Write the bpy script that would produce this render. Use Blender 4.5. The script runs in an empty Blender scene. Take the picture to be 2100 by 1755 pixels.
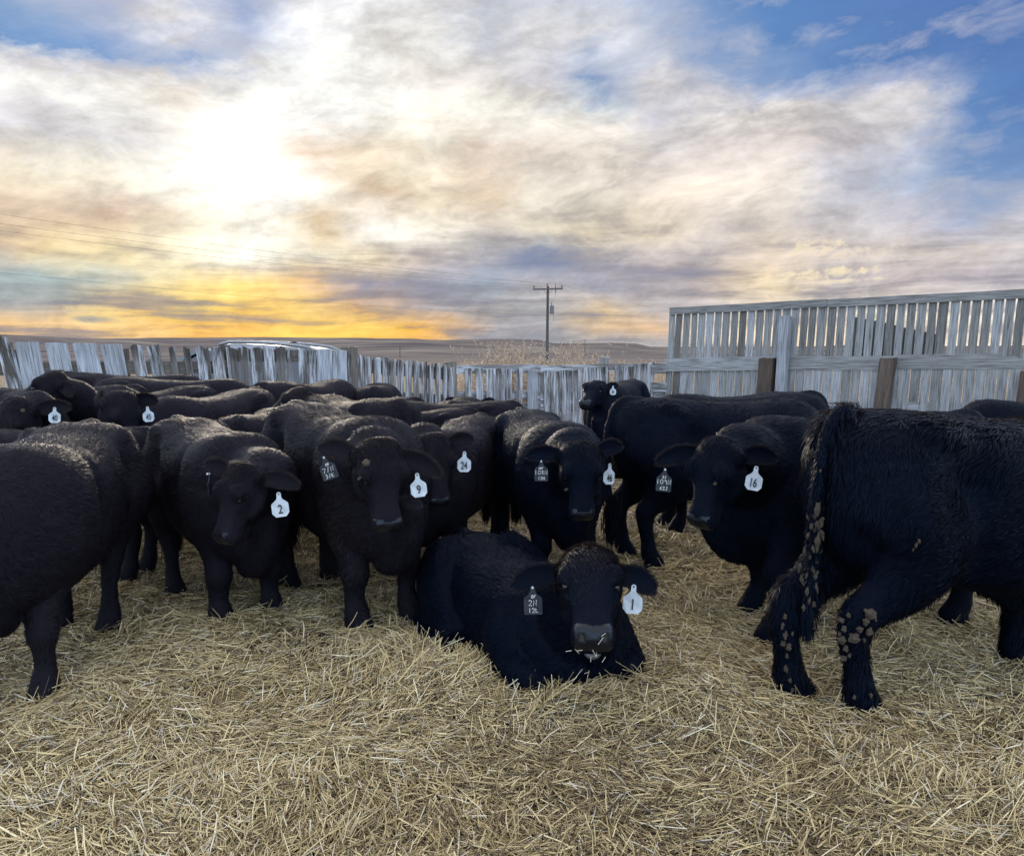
import bpy, bmesh, math, random
import numpy as np
from mathutils import Vector, Matrix

C = bpy.context.scene.collection
SC = bpy.context.scene
R = math.radians
rng = np.random.default_rng(7)
random.seed(7)

# ------------------------------------------------------------------ camera
F_PX, W_PX, H_PX = 1600.0, 2100.0, 1755.0        # focal length in pixels of a 2100 px wide frame
PITCH = math.atan(170 / F_PX)
CAM_H = 1.6
cam_d = bpy.data.cameras.new('camera')
cam_d.sensor_width = 36.0
cam_d.lens = 36.0 * F_PX / W_PX
cam_d.clip_start = 0.05
cam_d.clip_end = 30000
cam = bpy.data.objects.new('camera', cam_d)
cam.location = (0, 0, CAM_H)
cam.rotation_euler = (R(90) - PITCH, 0, 0)
C.objects.link(cam)
SC.camera = cam


def ray(px, py):
    a = (px - W_PX / 2) / F_PX
    b = -(py - H_PX / 2) / F_PX
    return Vector((a, math.cos(PITCH) + b * math.sin(PITCH), -math.sin(PITCH) + b * math.cos(PITCH)))


def at(px, py, Y):
    """World point seen at (px, py) of the photograph, Y metres ahead of the camera."""
    r = ray(px, py)
    return Vector((0, 0, CAM_H)) + r * (Y / r.y)


def gz(x, y):
    """Large scale height of the yard: it falls gently away behind the first cattle."""
    return -0.022 * np.clip(np.asarray(y, float) - 4.5, 0, 12.0) + 0 * np.asarray(x, float)


# ------------------------------------------------------------------ helpers
def new_mesh(name, verts, faces):
    me = bpy.data.meshes.new(name)
    me.from_pydata([tuple(v) for v in verts], [], [tuple(f) for f in faces])
    me.update()
    return me


def np_mesh(name, verts, loops, lstart, ltotal=None, smooth=False):
    """Fast mesh from numpy arrays (polygons of any size)."""
    me = bpy.data.meshes.new(name)
    verts = np.ascontiguousarray(verts, dtype=np.float32)
    loops = np.ascontiguousarray(loops, dtype=np.int32)
    lstart = np.ascontiguousarray(lstart, dtype=np.int32)
    me.vertices.add(len(verts))
    me.vertices.foreach_set('co', verts.ravel())
    me.loops.add(len(loops))
    me.loops.foreach_set('vertex_index', loops)
    me.polygons.add(len(lstart))
    me.polygons.foreach_set('loop_start', lstart)
    if smooth:
        me.polygons.foreach_set('use_smooth', np.ones(len(lstart), dtype=bool))
    me.update(calc_edges=True)
    me.validate(verbose=False)
    return me


def link(name, me, parent=None, mat=None):
    o = bpy.data.objects.new(name, me)
    C.objects.link(o)
    if parent is not None:
        o.parent = parent
    if mat is not None and me is not None:
        for m in (mat if isinstance(mat, (list, tuple)) else [mat]):
            me.materials.append(m)
    return o


def empty(name, loc=(0, 0, 0), rz=0.0):
    o = bpy.data.objects.new(name, None)
    o.empty_display_size = 0.2
    o.location = loc
    o.rotation_euler = (0, 0, rz)
    C.objects.link(o)
    return o


def tag(o, label=None, cat=None, group=None, kind=None):
    if label: o['label'] = label
    if cat: o['category'] = cat
    if group: o['group'] = group
    if kind: o['kind'] = kind
    return o


def add_attr(me, name, vals):
    at_ = me.attributes.new(name, 'FLOAT', 'POINT')
    at_.data.foreach_set('value', np.ascontiguousarray(vals, dtype=np.float32))


class MB:
    """Collects boxes, bars and tubes into one mesh."""
    def __init__(s):
        s.v = []; s.f = []

    def add(s, vs, fs):
        b = len(s.v)
        s.v += [tuple(v) for v in vs]
        s.f += [tuple(i + b for i in f) for f in fs]

    def box8(s, p):
        s.add(p, [(0, 3, 2, 1), (4, 5, 6, 7), (0, 1, 5, 4), (1, 2, 6, 5), (2, 3, 7, 6), (3, 0, 4, 7)])

    def box(s, lo, hi):
        x0, y0, z0 = lo; x1, y1, z1 = hi
        s.box8([(x0, y0, z0), (x1, y0, z0), (x1, y1, z0), (x0, y1, z0),
                (x0, y0, z1), (x1, y0, z1), (x1, y1, z1), (x0, y1, z1)])

    def tube(s, pts, rad, n=8, cap=True):
        pts = [Vector(p) for p in pts]
        if not isinstance(rad, (list, tuple)): rad = [rad] * len(pts)
        b = len(s.v)
        ref = Vector((0, 0, 1))
        for i, p in enumerate(pts):
            t = (pts[min(i + 1, len(pts) - 1)] - pts[max(i - 1, 0)]).normalized()
            rf = ref if abs(t.dot(ref)) < 0.95 else Vector((1, 0, 0))
            u = t.cross(rf).normalized(); w = t.cross(u).normalized()
            for k in range(n):
                a = 2 * math.pi * k / n
                s.v.append(tuple(p + (u * math.cos(a) + w * math.sin(a)) * rad[i]))
        for i in range(len(pts) - 1):
            for k in range(n):
                k2 = (k + 1) % n
                s.f.append((b + i * n + k, b + i * n + k2, b + (i + 1) * n + k2, b + (i + 1) * n + k))
        if cap:
            s.f.append(tuple(b + k for k in range(n)))
            e = b + (len(pts) - 1) * n
            s.f.append(tuple(e + k for k in reversed(range(n))))

    def build(s, name, mat=None, parent=None, smooth=False):
        me = new_mesh(name, s.v, s.f)
        bm = bmesh.new(); bm.from_mesh(me)
        bmesh.ops.recalc_face_normals(bm, faces=bm.faces)
        bm.to_mesh(me); bm.free()
        if smooth:
            me.polygons.foreach_set('use_smooth', np.ones(len(me.polygons), dtype=bool))
        return link(name, me, parent, mat)


# ------------------------------------------------------------------ materials
class NT:
    """Small helper for node trees."""
    def __init__(s, nt): s.t = nt
    def n(s, typ, **kw):
        o = s.t.nodes.new(typ)
        for k, v in kw.items():
            if k.startswith('i_'):
                key = k[2:]
                o.inputs[int(key) if key.isdigit() else key.replace('_', ' ')].default_value = v
            else:
                setattr(o, k, v)
        return o
    def l(s, a, b): s.t.links.new(a, b)
    def put(s, sock, x):
        if isinstance(x, (int, float)): sock.default_value = x
        elif isinstance(x, (tuple, list)): sock.default_value = x
        else: s.l(x, sock)
    def m(s, op, a, b=None, c=None, clamp=False):
        o = s.t.nodes.new('ShaderNodeMath'); o.operation = op; o.use_clamp = clamp
        s.put(o.inputs[0], a)
        if b is not None: s.put(o.inputs[1], b)
        if c is not None: s.put(o.inputs[2], c)
        return o.outputs[0]
    def mix(s, f, a, b, blend='MIX'):
        o = s.t.nodes.new('ShaderNodeMix'); o.data_type = 'RGBA'; o.blend_type = blend
        s.put(o.inputs[0], f)
        for sock, x in ((o.inputs[6], a), (o.inputs[7], b)):
            if isinstance(x, (tuple, list)) and len(x) == 3: x = tuple(x) + (1,)
            s.put(sock, x)
        return o.outputs[2]
    def ramp(s, f, stops, interp='LINEAR'):
        o = s.t.nodes.new('ShaderNodeValToRGB'); cr = o.color_ramp; cr.interpolation = interp
        while len(cr.elements) < len(stops): cr.elements.new(0.5)
        for e, (p, c) in zip(cr.elements, stops):
            e.position = p
            e.color = (c, c, c, 1) if isinstance(c, (int, float)) else tuple(c) + (1,)
        s.put(o.inputs[0], f)
        return o.outputs[0]
    def noise(s, vec, scale, detail=4, rough=0.55, dist=0.0, dim='3D'):
        o = s.n('ShaderNodeTexNoise'); o.noise_dimensions = dim
        o.inputs['Scale'].default_value = scale; o.inputs['Detail'].default_value = detail
        o.inputs['Roughness'].default_value = rough; o.inputs['Distortion'].default_value = dist
        if vec is not None: s.l(vec, o.inputs['Vector'])
        return o


def mat(name):
    m = bpy.data.materials.new(name); m.use_nodes = True
    nt = m.node_tree; nt.nodes.clear()
    h = NT(nt)
    out = h.n('ShaderNodeOutputMaterial')
    b = h.n('ShaderNodeBsdfPrincipled')
    h.l(b.outputs[0], out.inputs[0])
    return m, h, b, out


def simple(name, col, rough=0.6, metal=0.0, spec=0.5, var=0.15, scale=8.0):
    m, h, b, _ = mat(name)
    tc = h.n('ShaderNodeTexCoord')
    nz = h.noise(tc.outputs['Object'], scale, 5, 0.6)
    lo = tuple(c * (1 - var) for c in col); hi = tuple(min(1, c * (1 + var)) for c in col)
    h.l(h.mix(nz.outputs['Fac'], lo, hi), b.inputs['Base Color'])
    b.inputs['Roughness'].default_value = rough
    b.inputs['Metallic'].default_value = metal
    b.inputs['Specular IOR Level'].default_value = spec
    return m


def lin(c):
    """sRGB 0-255 to linear."""
    o = []
    for v in c:
        v = v / 255.0
        o.append(v / 12.92 if v <= 0.04045 else ((v + 0.055) / 1.055) ** 2.4)
    return tuple(o)

M = {}


def make_mats():
    # hide and hair; blue skylight is put into the colour, warmer light into the left bulls' copy
    for key, h0, h1, stops, trc in (('', (.0013, .0027, .0072), (.0032, .0048, .0105), [(0, (.0010, .0022, .0062)), (.5, (.0026, .0043, .0100)), (.8, (.0070, .0080, .0125)), (1, (.045, .030, .022))], (.085, .060, .045)),
                                    ('_warm_lit', (.0060, .0059, .0098), (.0115, .0102, .0142), [(0, (.0046, .0047, .0085)), (.5, (.0098, .0090, .0130)), (.8, (.017, .0145, .0175)), (1, (.046, .033, .028))], (.11, .078, .062))):
        m, h, b, _ = mat('black_hide' + key)
        tc = h.n('ShaderNodeTexCoord')
        mp = h.n('ShaderNodeMapping'); mp.inputs['Scale'].default_value = (1, 1, .35); h.l(tc.outputs['Object'], mp.inputs[0])
        n1 = h.noise(mp.outputs[0], 60, 6, .65); n2 = h.noise(tc.outputs['Object'], 5, 3, .5)
        h.l(h.mix(n2.outputs['Fac'], h0, h1), b.inputs['Base Color'])
        b.inputs['Roughness'].default_value = .65
        b.inputs['Specular IOR Level'].default_value = .035
        b.inputs['Sheen Weight'].default_value = .0
        b.inputs['Sheen Roughness'].default_value = .45
        bp = h.n('ShaderNodeBump', i_Strength=.55, i_Distance=.012); h.l(n1.outputs['Fac'], bp.inputs['Height']); h.l(bp.outputs[0], b.inputs['Normal'])
        M['hide' + key] = m
        m, h, b, out = mat('black_hair' + key)
        at_ = h.n('ShaderNodeAttribute'); at_.attribute_name = 'tone'
        h.l(h.ramp(at_.outputs['Fac'], stops), b.inputs['Base Color'])
        b.inputs['Roughness'].default_value = .48
        b.inputs['Specular IOR Level'].default_value = .07 if not key else .055
        b.inputs['Specular Tint'].default_value = (.35, .62, 1.0, 1) if not key else (.9, .85, 1.0, 1)
        tr = h.n('ShaderNodeBsdfTranslucent'); tr.inputs['Color'].default_value = trc + (1,)
        mx = h.n('ShaderNodeMixShader'); mx.inputs[0].default_value = .11
        h.l(b.outputs[0], mx.inputs[1]); h.l(tr.outputs[0], mx.inputs[2]); h.l(mx.outputs[0], out.inputs[0])
        M['fur' + key] = m
    m, h, b, _ = mat('wet_nose')
    tc = h.n('ShaderNodeTexCoord'); vo = h.n('ShaderNodeTexVoronoi', i_Scale=170.0); h.l(tc.outputs['Object'], vo.inputs['Vector'])
    b.inputs['Base Color'].default_value = (.005, .005, .007, 1); b.inputs['Roughness'].default_value = .36; b.inputs['Specular IOR Level'].default_value = .32; b.inputs['Specular Tint'].default_value = (.7, .85, 1, 1)
    bp = h.n('ShaderNodeBump', i_Strength=.25, i_Distance=.003); h.l(vo.outputs['Distance'], bp.inputs['Height']); h.l(bp.outputs[0], b.inputs['Normal'])
    M['nose'] = m
    M['lip'] = simple('grey_lip', (.05, .05, .056), .3, var=.5, scale=60)
    M['black'] = simple('nostril_black', (.004, .004, .004), .6)
    M['eye'] = simple('eye_dark', (.004, .0035, .0035), .10, spec=.5)
    M['mud'] = simple('dried_mud', (.058, .047, .037), .97, spec=.05, var=.6, scale=45)
    M['tag_white'] = simple('tag_white', (.42, .465, .515), .5, var=.34, scale=22)
    M['tag_dark'] = simple('tag_dark', (.016, .02, .028), .45, spec=.25, var=.4, scale=30)
    M['ink'] = simple('tag_ink', (.012, .013, .016), .6)
    M['chalk'] = simple('tag_chalk', (.75, .76, .78), .7)
    M['stud'] = simple('tag_stud', (.10, .10, .10), .5)
    M['straw_bit'] = simple('straw_bit', (.5, .45, .36), .6)


make_mats()

# ------------------------------------------------------------------ cattle
def catmull(A, k):
    """Smooth resampling of station rows."""
    A = np.asarray(A, float); n = len(A); out = []
    for i in range(n - 1):
        p0, p1, p2, p3 = A[max(i - 1, 0)], A[i], A[i + 1], A[min(i + 2, n - 1)]
        for j in range(k):
            t = j / k
            out.append(0.5 * ((2 * p1) + (-p0 + p2) * t + (2 * p0 - 5 * p1 + 4 * p2 - p3) * t * t
                              + (-p0 + 3 * p1 - 3 * p2 + p3) * t ** 3))
    out.append(A[-1])
    return np.array(out)


def loft(V, Fc, st, n=22, k=4):
    """st rows: cx cy cz | sx sy sz | ux uy uz | half width, up, down, exponent."""
    S = catmull(st, k)
    th = np.arange(n) * 2 * np.pi / n
    b = len(V)
    for r in S:
        c = r[0:3]; s = r[3:6] / np.linalg.norm(r[3:6]); u = r[6:9]
        u = u - s * np.dot(u, s); u = u / np.linalg.norm(u)
        w, hu, hd, e = max(r[9], .004), max(r[10], .004), max(r[11], .004), max(r[12], 1.6)
        cx = np.sign(np.cos(th)) * np.abs(np.cos(th)) ** (2 / e)
        sy = np.sign(np.sin(th)) * np.abs(np.sin(th)) ** (2 / e)
        for x, y in zip(cx, sy):
            V.append(c + s * x * w + u * y * (hu if y > 0 else hd))
    m = len(S)
    for i in range(m - 1):
        for j in range(n):
            j2 = (j + 1) % n
            Fc.append((b + i * n + j, b + i * n + j2, b + (i + 1) * n + j2, b + (i + 1) * n + j))
    V.append(np.mean(V[b:b + n], axis=0)); c0 = len(V) - 1
    V.append(np.mean(V[b + (m - 1) * n:b + m * n], axis=0)); c1 = len(V) - 1
    for j in range(n):
        j2 = (j + 1) % n
        Fc.append((c0, b + j2, b + j))
        Fc.append((c1, b + (m - 1) * n + j, b + (m - 1) * n + j2))


def limb(V, Fc, pts, n=14, k=4, grow=1.0):
    """pts rows: x y z, radius fore-aft, radius sideways. Rings lie across the limb."""
    P = np.asarray(pts, float)
    rows = []
    for i, p in enumerate(P):
        t = P[min(i + 1, len(P) - 1), :3] - P[max(i - 1, 0), :3]
        t = t / np.linalg.norm(t)
        side = np.array([0, 1.0, 0]); side = side - t * np.dot(side, t); side /= np.linalg.norm(side)
        fore = np.cross(t, side)
        rows.append(list(p[:3]) + list(side) + list(fore) + [p[4] * grow, p[3] * grow, p[3] * grow, 2.1])
    loft(V, Fc, rows, n, k)


def remesh(V, Fc, voxel, smooth=3):
    me = new_mesh('tmp', V, Fc)
    bm = bmesh.new(); bm.from_mesh(me)
    bmesh.ops.recalc_face_normals(bm, faces=bm.faces)
    bm.to_mesh(me); bm.free()
    o = bpy.data.objects.new('tmp', me); C.objects.link(o)
    md = o.modifiers.new('r', 'REMESH'); md.mode = 'VOXEL'; md.voxel_size = voxel
    sm = o.modifiers.new('s', 'SMOOTH'); sm.factor = 0.5; sm.iterations = smooth
    dg = bpy.context.evaluated_depsgraph_get()
    ev = o.evaluated_get(dg)
    m2 = ev.to_mesh()
    nv = len(m2.vertices)
    co = np.empty(nv * 3, np.float32); m2.vertices.foreach_get('co', co)
    nl = len(m2.loops); li = np.empty(nl, np.int32); m2.loops.foreach_get('vertex_index', li)
    npo = len(m2.polygons); ls = np.empty(npo, np.int32); m2.polygons.foreach_get('loop_start', ls)
    ev.to_mesh_clear()
    bpy.data.objects.remove(o); bpy.data.meshes.remove(me)
    return co.reshape(-1, 3).astype(float), li, ls


def nrm(v):
    v = np.asarray(v, float)
    return v / max(np.linalg.norm(v), 1e-9)


HEAD_ST = [  # t along the face, half width, towards the forehead, towards the jaw, exponent
    (-0.045, .060, .020, .045, 2.2),
    (-0.022, .098, .046, .085, 2.3),
    (0.018, .121, .068, .125, 2.4),
    (0.075, .133, .080, .150, 2.6),
    (0.140, .138, .079, .165, 2.7),
    (0.195, .130, .066, .172, 2.7),
    (0.245, .106, .052, .160, 2.5),
    (0.300, .090, .047, .134, 2.5),
    (0.355, .083, .044, .116, 2.6),
    (0.400, .087, .045, .108, 2.8),
    (0.440, .090, .042, .102, 2.9),
    (0.468, .083, .030, .090, 2.8),
    (0.486, .060, .008, .064, 2.3)]
HEAD_LEN = 0.478

TORSO_ST = [  # x, top, bottom, half width, exponent
    (-0.85, 1.06, 0.82, .085, 2.2),
    (-0.82, 1.16, 0.70, .165, 2.5),
    (-0.74, 1.215, 0.61, .230, 2.8),
    (-0.60, 1.235, 0.55, .275, 3.0),
    (-0.44, 1.230, 0.525, .288, 2.9),
    (-0.26, 1.205, 0.495, .295, 2.8),
    (-0.04, 1.190, 0.445, .312, 2.7),
    (0.18, 1.190, 0.415, .312, 2.7),
    (0.38, 1.215, 0.405, .302, 2.7),
    (0.54, 1.215, 0.405, .282, 2.6),
    (0.66, 1.165, 0.430, .240, 2.5),
    (0.76, 1.085, 0.480, .178, 2.3),
    (0.82, 0.99, 0.60, .100, 2.1)]


def vnoise(P, f, seed):
    """Cheap smooth noise in -1..1 built from sines."""
    r = np.random.default_rng(seed); out = 0
    for i in range(5):
        k = r.normal(size=3); k = k / np.linalg.norm(k) * f * (0.7 + 0.6 * r.random())
        out = out + np.sin(P @ k + r.random() * 6.28)
    return out / 3.2


def make_bull(label, origin, heading, scale=1.0, voxel=0.016, head=None, legs=None, lying=False,
              fur=0, furlen=1.0, seed=0, tail=True, tailswing=0.0, thick=1.0, group='black bulls in the straw yard', name='bull', lean=0.0,
              tuft=0.0, brown=0.0, coat='', sheath=False, tags=(), spots=(), mouth=False, rump_cock=0.0, bellydrop=0.0, cat='bull'):
    """head: dict(poll=(px,py,Y), muzzle=(px,py), roll, earL=(px,py,dY), earR=...)"""
    heading = R(heading)
    ch, sh = math.cos(heading), math.sin(heading)
    ox, oy = origin[0], origin[1]
    oz = origin[2] if len(origin) > 2 else float(gz(ox, oy))
    Rm = np.array([[ch, -sh, 0], [sh, ch, 0], [0, 0, 1.0]])
    O = np.array([ox, oy, oz])
    tl = lambda p: (Rm.T @ (np.array(p, float) - O)) / scale      # world -> canonical local
    tw = lambda p: O + Rm @ (np.array(p, float) * scale)
    root = empty(name, (ox, oy, oz), heading)
    tag(root, label, cat, group)
    V, Fc = [], []
    # ---- torso
    rows = []
    for x, zt, zb, w, e in TORSO_ST:
        w = w * thick
        if lying:
            zt = zt - 0.755; zb = -0.06; w = w * 1.16
            zb = zb if -.75 < x < .7 else zb + .06
            c = zb + 0.42 * (zt - zb)
        else:
            zb = zb - bellydrop * max(0, 1 - abs(x - 0.05) / 0.5)
            c = (zt + zb) / 2 + 0.04
        rows.append([x, 0, c, 0, 1, 0, 0, 0, 1, w, zt - c, c - zb, e])
    loft(V, Fc, rows, 28, 3)
    # tail head and hip bones
    dz = -0.755 if lying else 0
    limb(V, Fc, [(-.62, 0, 1.19 + dz, .05, .05), (-.75, 0, 1.205 + dz, .045, .05), (-.83, 0, 1.16 + dz, .038, .042), (-.87, 0, 1.07 + dz, .03, .034)], 10)
    for s in (1, -1):
        limb(V, Fc, [(-.60, .16 * s * thick, 1.15 + dz, .05, .05), (-.48, .215 * s * thick, 1.15 + dz, .056, .056), (-.34, .2 * s * thick, 1.10 + dz, .05, .05)], 10)
    # ---- legs (foot offsets in metres, canonical)
    L = dict(fl=(0, 0), fr=(0, 0), hl=(0, 0), hr=(0, 0))
    if legs: L.update(legs)
    if not lying:
        for key, s in (('fl', 1), ('fr', -1)):
            dx, dy = L[key]
            fx, fy = .49 + dx, (.165 * s) + dy
            gl = float(gz(*tw((fx, fy, 0))[:2]) - oz) / scale
            m = lambda a, b, t: a + (b - a) * t
            limb(V, Fc, [(.50, .19 * s * thick, .90, .19, .09), (.47, .205 * s * thick, .72, .16, .095), (m(.43, fx, .25), m(.195 * s, fy, .25), .58, .115, .085),
                         (m(.45, fx, .6), m(.175 * s, fy, .6), .44, .078, .066), (m(.47, fx, .85) + .008, m(.17 * s, fy, .85), .335, .072, .068),
                         (fx - .015, fy, .255, .050, .050), (fx - .02, fy, .17, .046, .046), (fx - .005, fy, .115 + gl, .058, .056),
                         (fx + .015, fy, .07 + gl, .060, .060), (fx + .03, fy, .03 + gl, .072, .068), (fx + .035, fy, -.02 + gl, .076, .070)], grow=1.12)
        for key, s in (('hl', 1), ('hr', -1)):
            dx, dy = L[key]
            fx, fy = -.635 + dx, (.17 * s) + dy
            gl = float(gz(*tw((fx, fy, 0))[:2]) - oz) / scale
            limb(V, Fc, [(-.52, .16 * s * thick, 1.02, .24, .11), (-.53, .195 * s * thick, .86, .245, .115), (-.50 + .1 * dx, .205 * s * thick, .72, .20, .11),
                         (-.53 + .3 * dx, .2 * s + .2 * dy, .60, .145, .09), (-.61 + .6 * dx, .185 * s + .5 * dy, .49, .088, .066),
                         (-.668 + .85 * dx, .18 * s + .8 * dy, .43, .076, .060), (fx - .035, fy, .33, .056, .05),
                         (fx - .015, fy, .22, .047, .045), (fx - .005, fy, .13 + gl, .055, .053), (fx + .02, fy, .075 + gl, .058, .058),
                         (fx + .035, fy, .03 + gl, .072, .068), (fx + .04, fy, -.02 + gl, .076, .070)], grow=1.14)
        if sheath:
            limb(V, Fc, [(-.12, 0, .56, .09, .07), (.02, 0, .47, .075, .06), (.10, 0, .395, .055, .05), (.125, 0, .345, .03, .03)], 12)
        limb(V, Fc, [(.86, 0, .80, .10, .07), (.80, 0, .62, .13, .09), (.70, 0, .47, .12, .10), (.56, 0, .41, .09, .09)], 12)
    else:
        for s in (1, -1):
            # folded fore leg and the haunch lying on the straw
            limb(V, Fc, [(.34, .20 * s, .34, .20, .15), (.44, .27 * s, .17, .17, .14), (.62, .26 * s, .07, .11, .11), (.74, .20 * s, .05, .10, .10), (.70, .12 * s, .02, .09, .09), (.5, .1 * s, .0, .06, .06)], 12)
            limb(V, Fc, [(-.60, .17 * s, .33, .22, .16), (-.45, .26 * s, .22, .24, .17), (-.18, .34 * s, .10, .17, .12), (.02, .38 * s, .05, .10, .09)], 12)
            limb(V, Fc, [(-.45, .42 * s, .03, .06, .06), (-.15, .46 * s, .02, .055, .055), (.08, .46 * s, .02, .06, .06), (.18, .46 * s, .01, .06, .055)], 10)
    # ---- head frame
    if head is None or 'local' in head:
        hd_ = head or {}
        poll = np.array(hd_.get('local', (1.02, .0, 1.20)), float); a = nrm(hd_.get('ldir', (.55, 0, -.83))); roll = 0
    else:
        pw = at(*head['poll']); poll = tl(pw)
        if 'dir' in head:
            a = nrm(Rm.T @ np.array(head['dir'], float))
        else:
            r = np.array(ray(*head['muzzle'])); r = r / np.linalg.norm(r)
            c0 = np.array([0, 0, CAM_H]); d = np.array(pw) - c0
            tca = d @ r; dist = np.linalg.norm(d - r * tca)
            LL = HEAD_LEN * scale * head.get('size', 1.0)
            disc = LL * LL - dist * dist
            tm = tca - math.sqrt(max(disc, 0)) * head.get('toward', 1)
            a = nrm(tl(c0 + r * tm) - poll)
        roll = R(head.get('roll', 0))
    hs = (head or {}).get('size', 1.0)
    up = np.array([0, 0, 1.0]) if 'nup' not in (head or {}) else nrm(Rm.T @ np.array(head['nup'], float))
    nf = nrm(up - a * (up @ a)); sl = np.cross(nf, a)
    nf2 = nf * math.cos(roll) + sl * math.sin(roll); sl2 = np.cross(nf2, a)
    nf, sl = nf2, sl2
    # neck
    n0 = np.array([.40, 0, .86 + dz * .98]); n0h = .34
    if lying: n0[2] = .24; n0h = .25
    nape = poll + a * .045 - nf * .085
    d1 = np.array([1.0, 0, .10]); d2 = nrm(a * .55 * -1 - nf * .75)
    Ld = np.linalg.norm(nape - n0)
    p1 = n0 + d1 * Ld * .40; p2 = nape + d2 * Ld * .30
    rows = []
    for t in np.linspace(0, 1, 7):
        c = (1 - t) ** 3 * n0 + 3 * t * (1 - t) ** 2 * p1 + 3 * t * t * (1 - t) * p2 + t ** 3 * nape
        tg = nrm(3 * (1 - t) ** 2 * (p1 - n0) + 6 * t * (1 - t) * (p2 - p1) + 3 * t * t * (nape - p2))
        s0 = nrm(np.array([0, 1.0, 0]) * (1 - t) + sl * t); s0 = nrm(s0 - tg * (s0 @ tg))
        u0 = np.cross(tg, s0)
        hw = np.interp(t, [0, .3, .6, .85, 1], [.245, .225, .18, .14, .115]) * thick
        hu = np.interp(t, [0, .3, .6, .85, 1], [n0h, .25, .18, .135, .09])
        hd = np.interp(t, [0, .3, .6, .85, 1], [n0h, .28, .20, .135, .09])
        rows.append(list(c) + list(s0) + list(u0) + [hw, hu, hd, 2.2])
    loft(V, Fc, rows, 24, 4)
    # head
    rows = []
    for t, w, f, j, e in HEAD_ST:
        c = poll + (a * t - nf * .02) * hs
        rows.append(list(c) + list(sl) + list(nf) + [w * hs, (f + .02) * hs, (j - .02) * hs, e])
    loft(V, Fc, rows, 24, 3)
    # poll knob, cheeks, brows
    hp = lambda t, s_, n_: poll + (a * t + sl * s_ + nf * n_) * hs
    for s in (1, -1):
        limb(V, Fc, [(*hp(.11, .085 * s, .050), .036, .036), (*hp(.165, .110 * s, .042), .038, .034), (*hp(.203, .112 * s, .030), .033, .031)], 10, 3)
        limb(V, Fc, [(*hp(.10, .085 * s, -.11), .05, .04), (*hp(.2, .082 * s, -.12), .06, .045), (*hp(.28, .06 * s, -.10), .045, .035)], 10, 3)
        limb(V, Fc, [(*hp(-.01, .05 * s, -.06), .045, .045), (*hp(.045, .115 * s, -.055), .042, .042), (*hp(.05, .15 * s, -.06), .034, .034)], 10, 3)
    # tail
    if tail and not lying:
        sw = tailswing
        limb(V, Fc, [(-.80, 0, 1.14, .035, .04), (-.875, .0, 1.05, .032, .036), (-.90, .1 * sw, .88, .027, .03), (-.905, .3 * sw, .66, .024, .027),
                     (-.90, .5 * sw, .50, .034, .038), (-.89, .55 * sw, .38, .042, .045), (-.885, .6 * sw, .27, .022, .024)], 10, 3)
    co, li, ls = remesh(V, Fc, voxel)
    # ---- sculpt the face
    rel = (co - poll) / hs
    T, S_, N_ = rel @ a, rel @ sl, rel @ nf

    def dent(t, s, n_, rad, amt, dirv):
        nonlocal co
        d2_ = (T - t) ** 2 + (S_ - s) ** 2 + (N_ - n_) ** 2
        w = np.exp(-d2_ / (rad * rad))
        co = co + (w * amt * hs)[:, None] * dirv[None, :]
    for s in (1, -1):
        dent(.205, .134 * s, .026, .030, -.018, sl * s)                      # eye socket
        dent(.160, .105 * s, .084, .035, .010, nf)                           # brow
        dent(.30, .085 * s, -.03, .05, -.012, sl * s)                        # hollow below the cheek
        dent(.466, .042 * s, .008, .020, -.020, a)                           # nostril
        dent(.440, .058 * s, .020, .022, .010, nf + sl * s * .5)             # nostril wing
    dent(.432, 0, .04, .035, -.004, nf)
    dent(.466, 0, -.055, .016, -.018, a)                                     # mouth line
    dent(.460, .045, -.058, .016, -.014, a); dent(.460, -.045, -.058, .016, -.014, a)
    X_, Y_, Z_ = co[:, 0], co[:, 1], co[:, 2]

    def relief(x, z, rx, rz, amt):
        nonlocal co
        w = np.exp(-(((X_ - x) / rx) ** 2 + ((Z_ - z - dz * .55) / rz) ** 2)) * np.clip(np.abs(Y_) / .12, 0, 1)
        co = co + np.stack([0 * w, np.sign(Y_) * w * amt, 0 * w], 1)
    if not lying:
        relief(.44, .86, .12, .24, .040)       # shoulder
        relief(.21, .80, .06, .25, -.042)      # behind the shoulder
        relief(-.34, .97, .10, .12, -.060)     # flank hollow
        relief(-.27, .66, .07, .12, -.034)
        relief(-.57, .84, .13, .18, .034)      # thigh
        relief(.70, .95, .07, .20, -.020)
    # lumps of muscle and loose hide so the trunk is never a smooth barrel
    body_w = np.clip((co[:, 2] - .25) * 4, 0, 1) * (1 - np.exp(-np.maximum(0, .3 - T) ** 2 * 0)) 
    nmask = np.where((T > -.1) & (np.hypot(S_, N_) < .3), 0.15, 1.0)
    # vertex normals
    tri = li.reshape(-1, 4) if len(li) == 4 * len(ls) else None

    def normals():
        n_ = np.zeros_like(co)
        q = tri
        fn = np.cross(co[q[:, 2]] - co[q[:, 0]], co[q[:, 3]] - co[q[:, 1]])
        for i in range(4): np.add.at(n_, q[:, i], fn)
        return n_ / np.maximum(np.linalg.norm(n_, axis=1, keepdims=True), 1e-12)
    nv = normals()
    co = co + nv * ((vnoise(co, 8, seed + 5) * .008 + vnoise(co, 20, seed + 9) * .0022 + vnoise(co * np.array([1, 1, .3]), 45, seed + 11) * .0012) * nmask)[:, None]
    nv = normals()
    # ---- ears: closed thin shells that start inside the head
    ears = {}
    EV, EL, ES = [co], [li], [ls]
    nvtot = len(co); nltot = len(li)
    ear_pts = []
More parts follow.
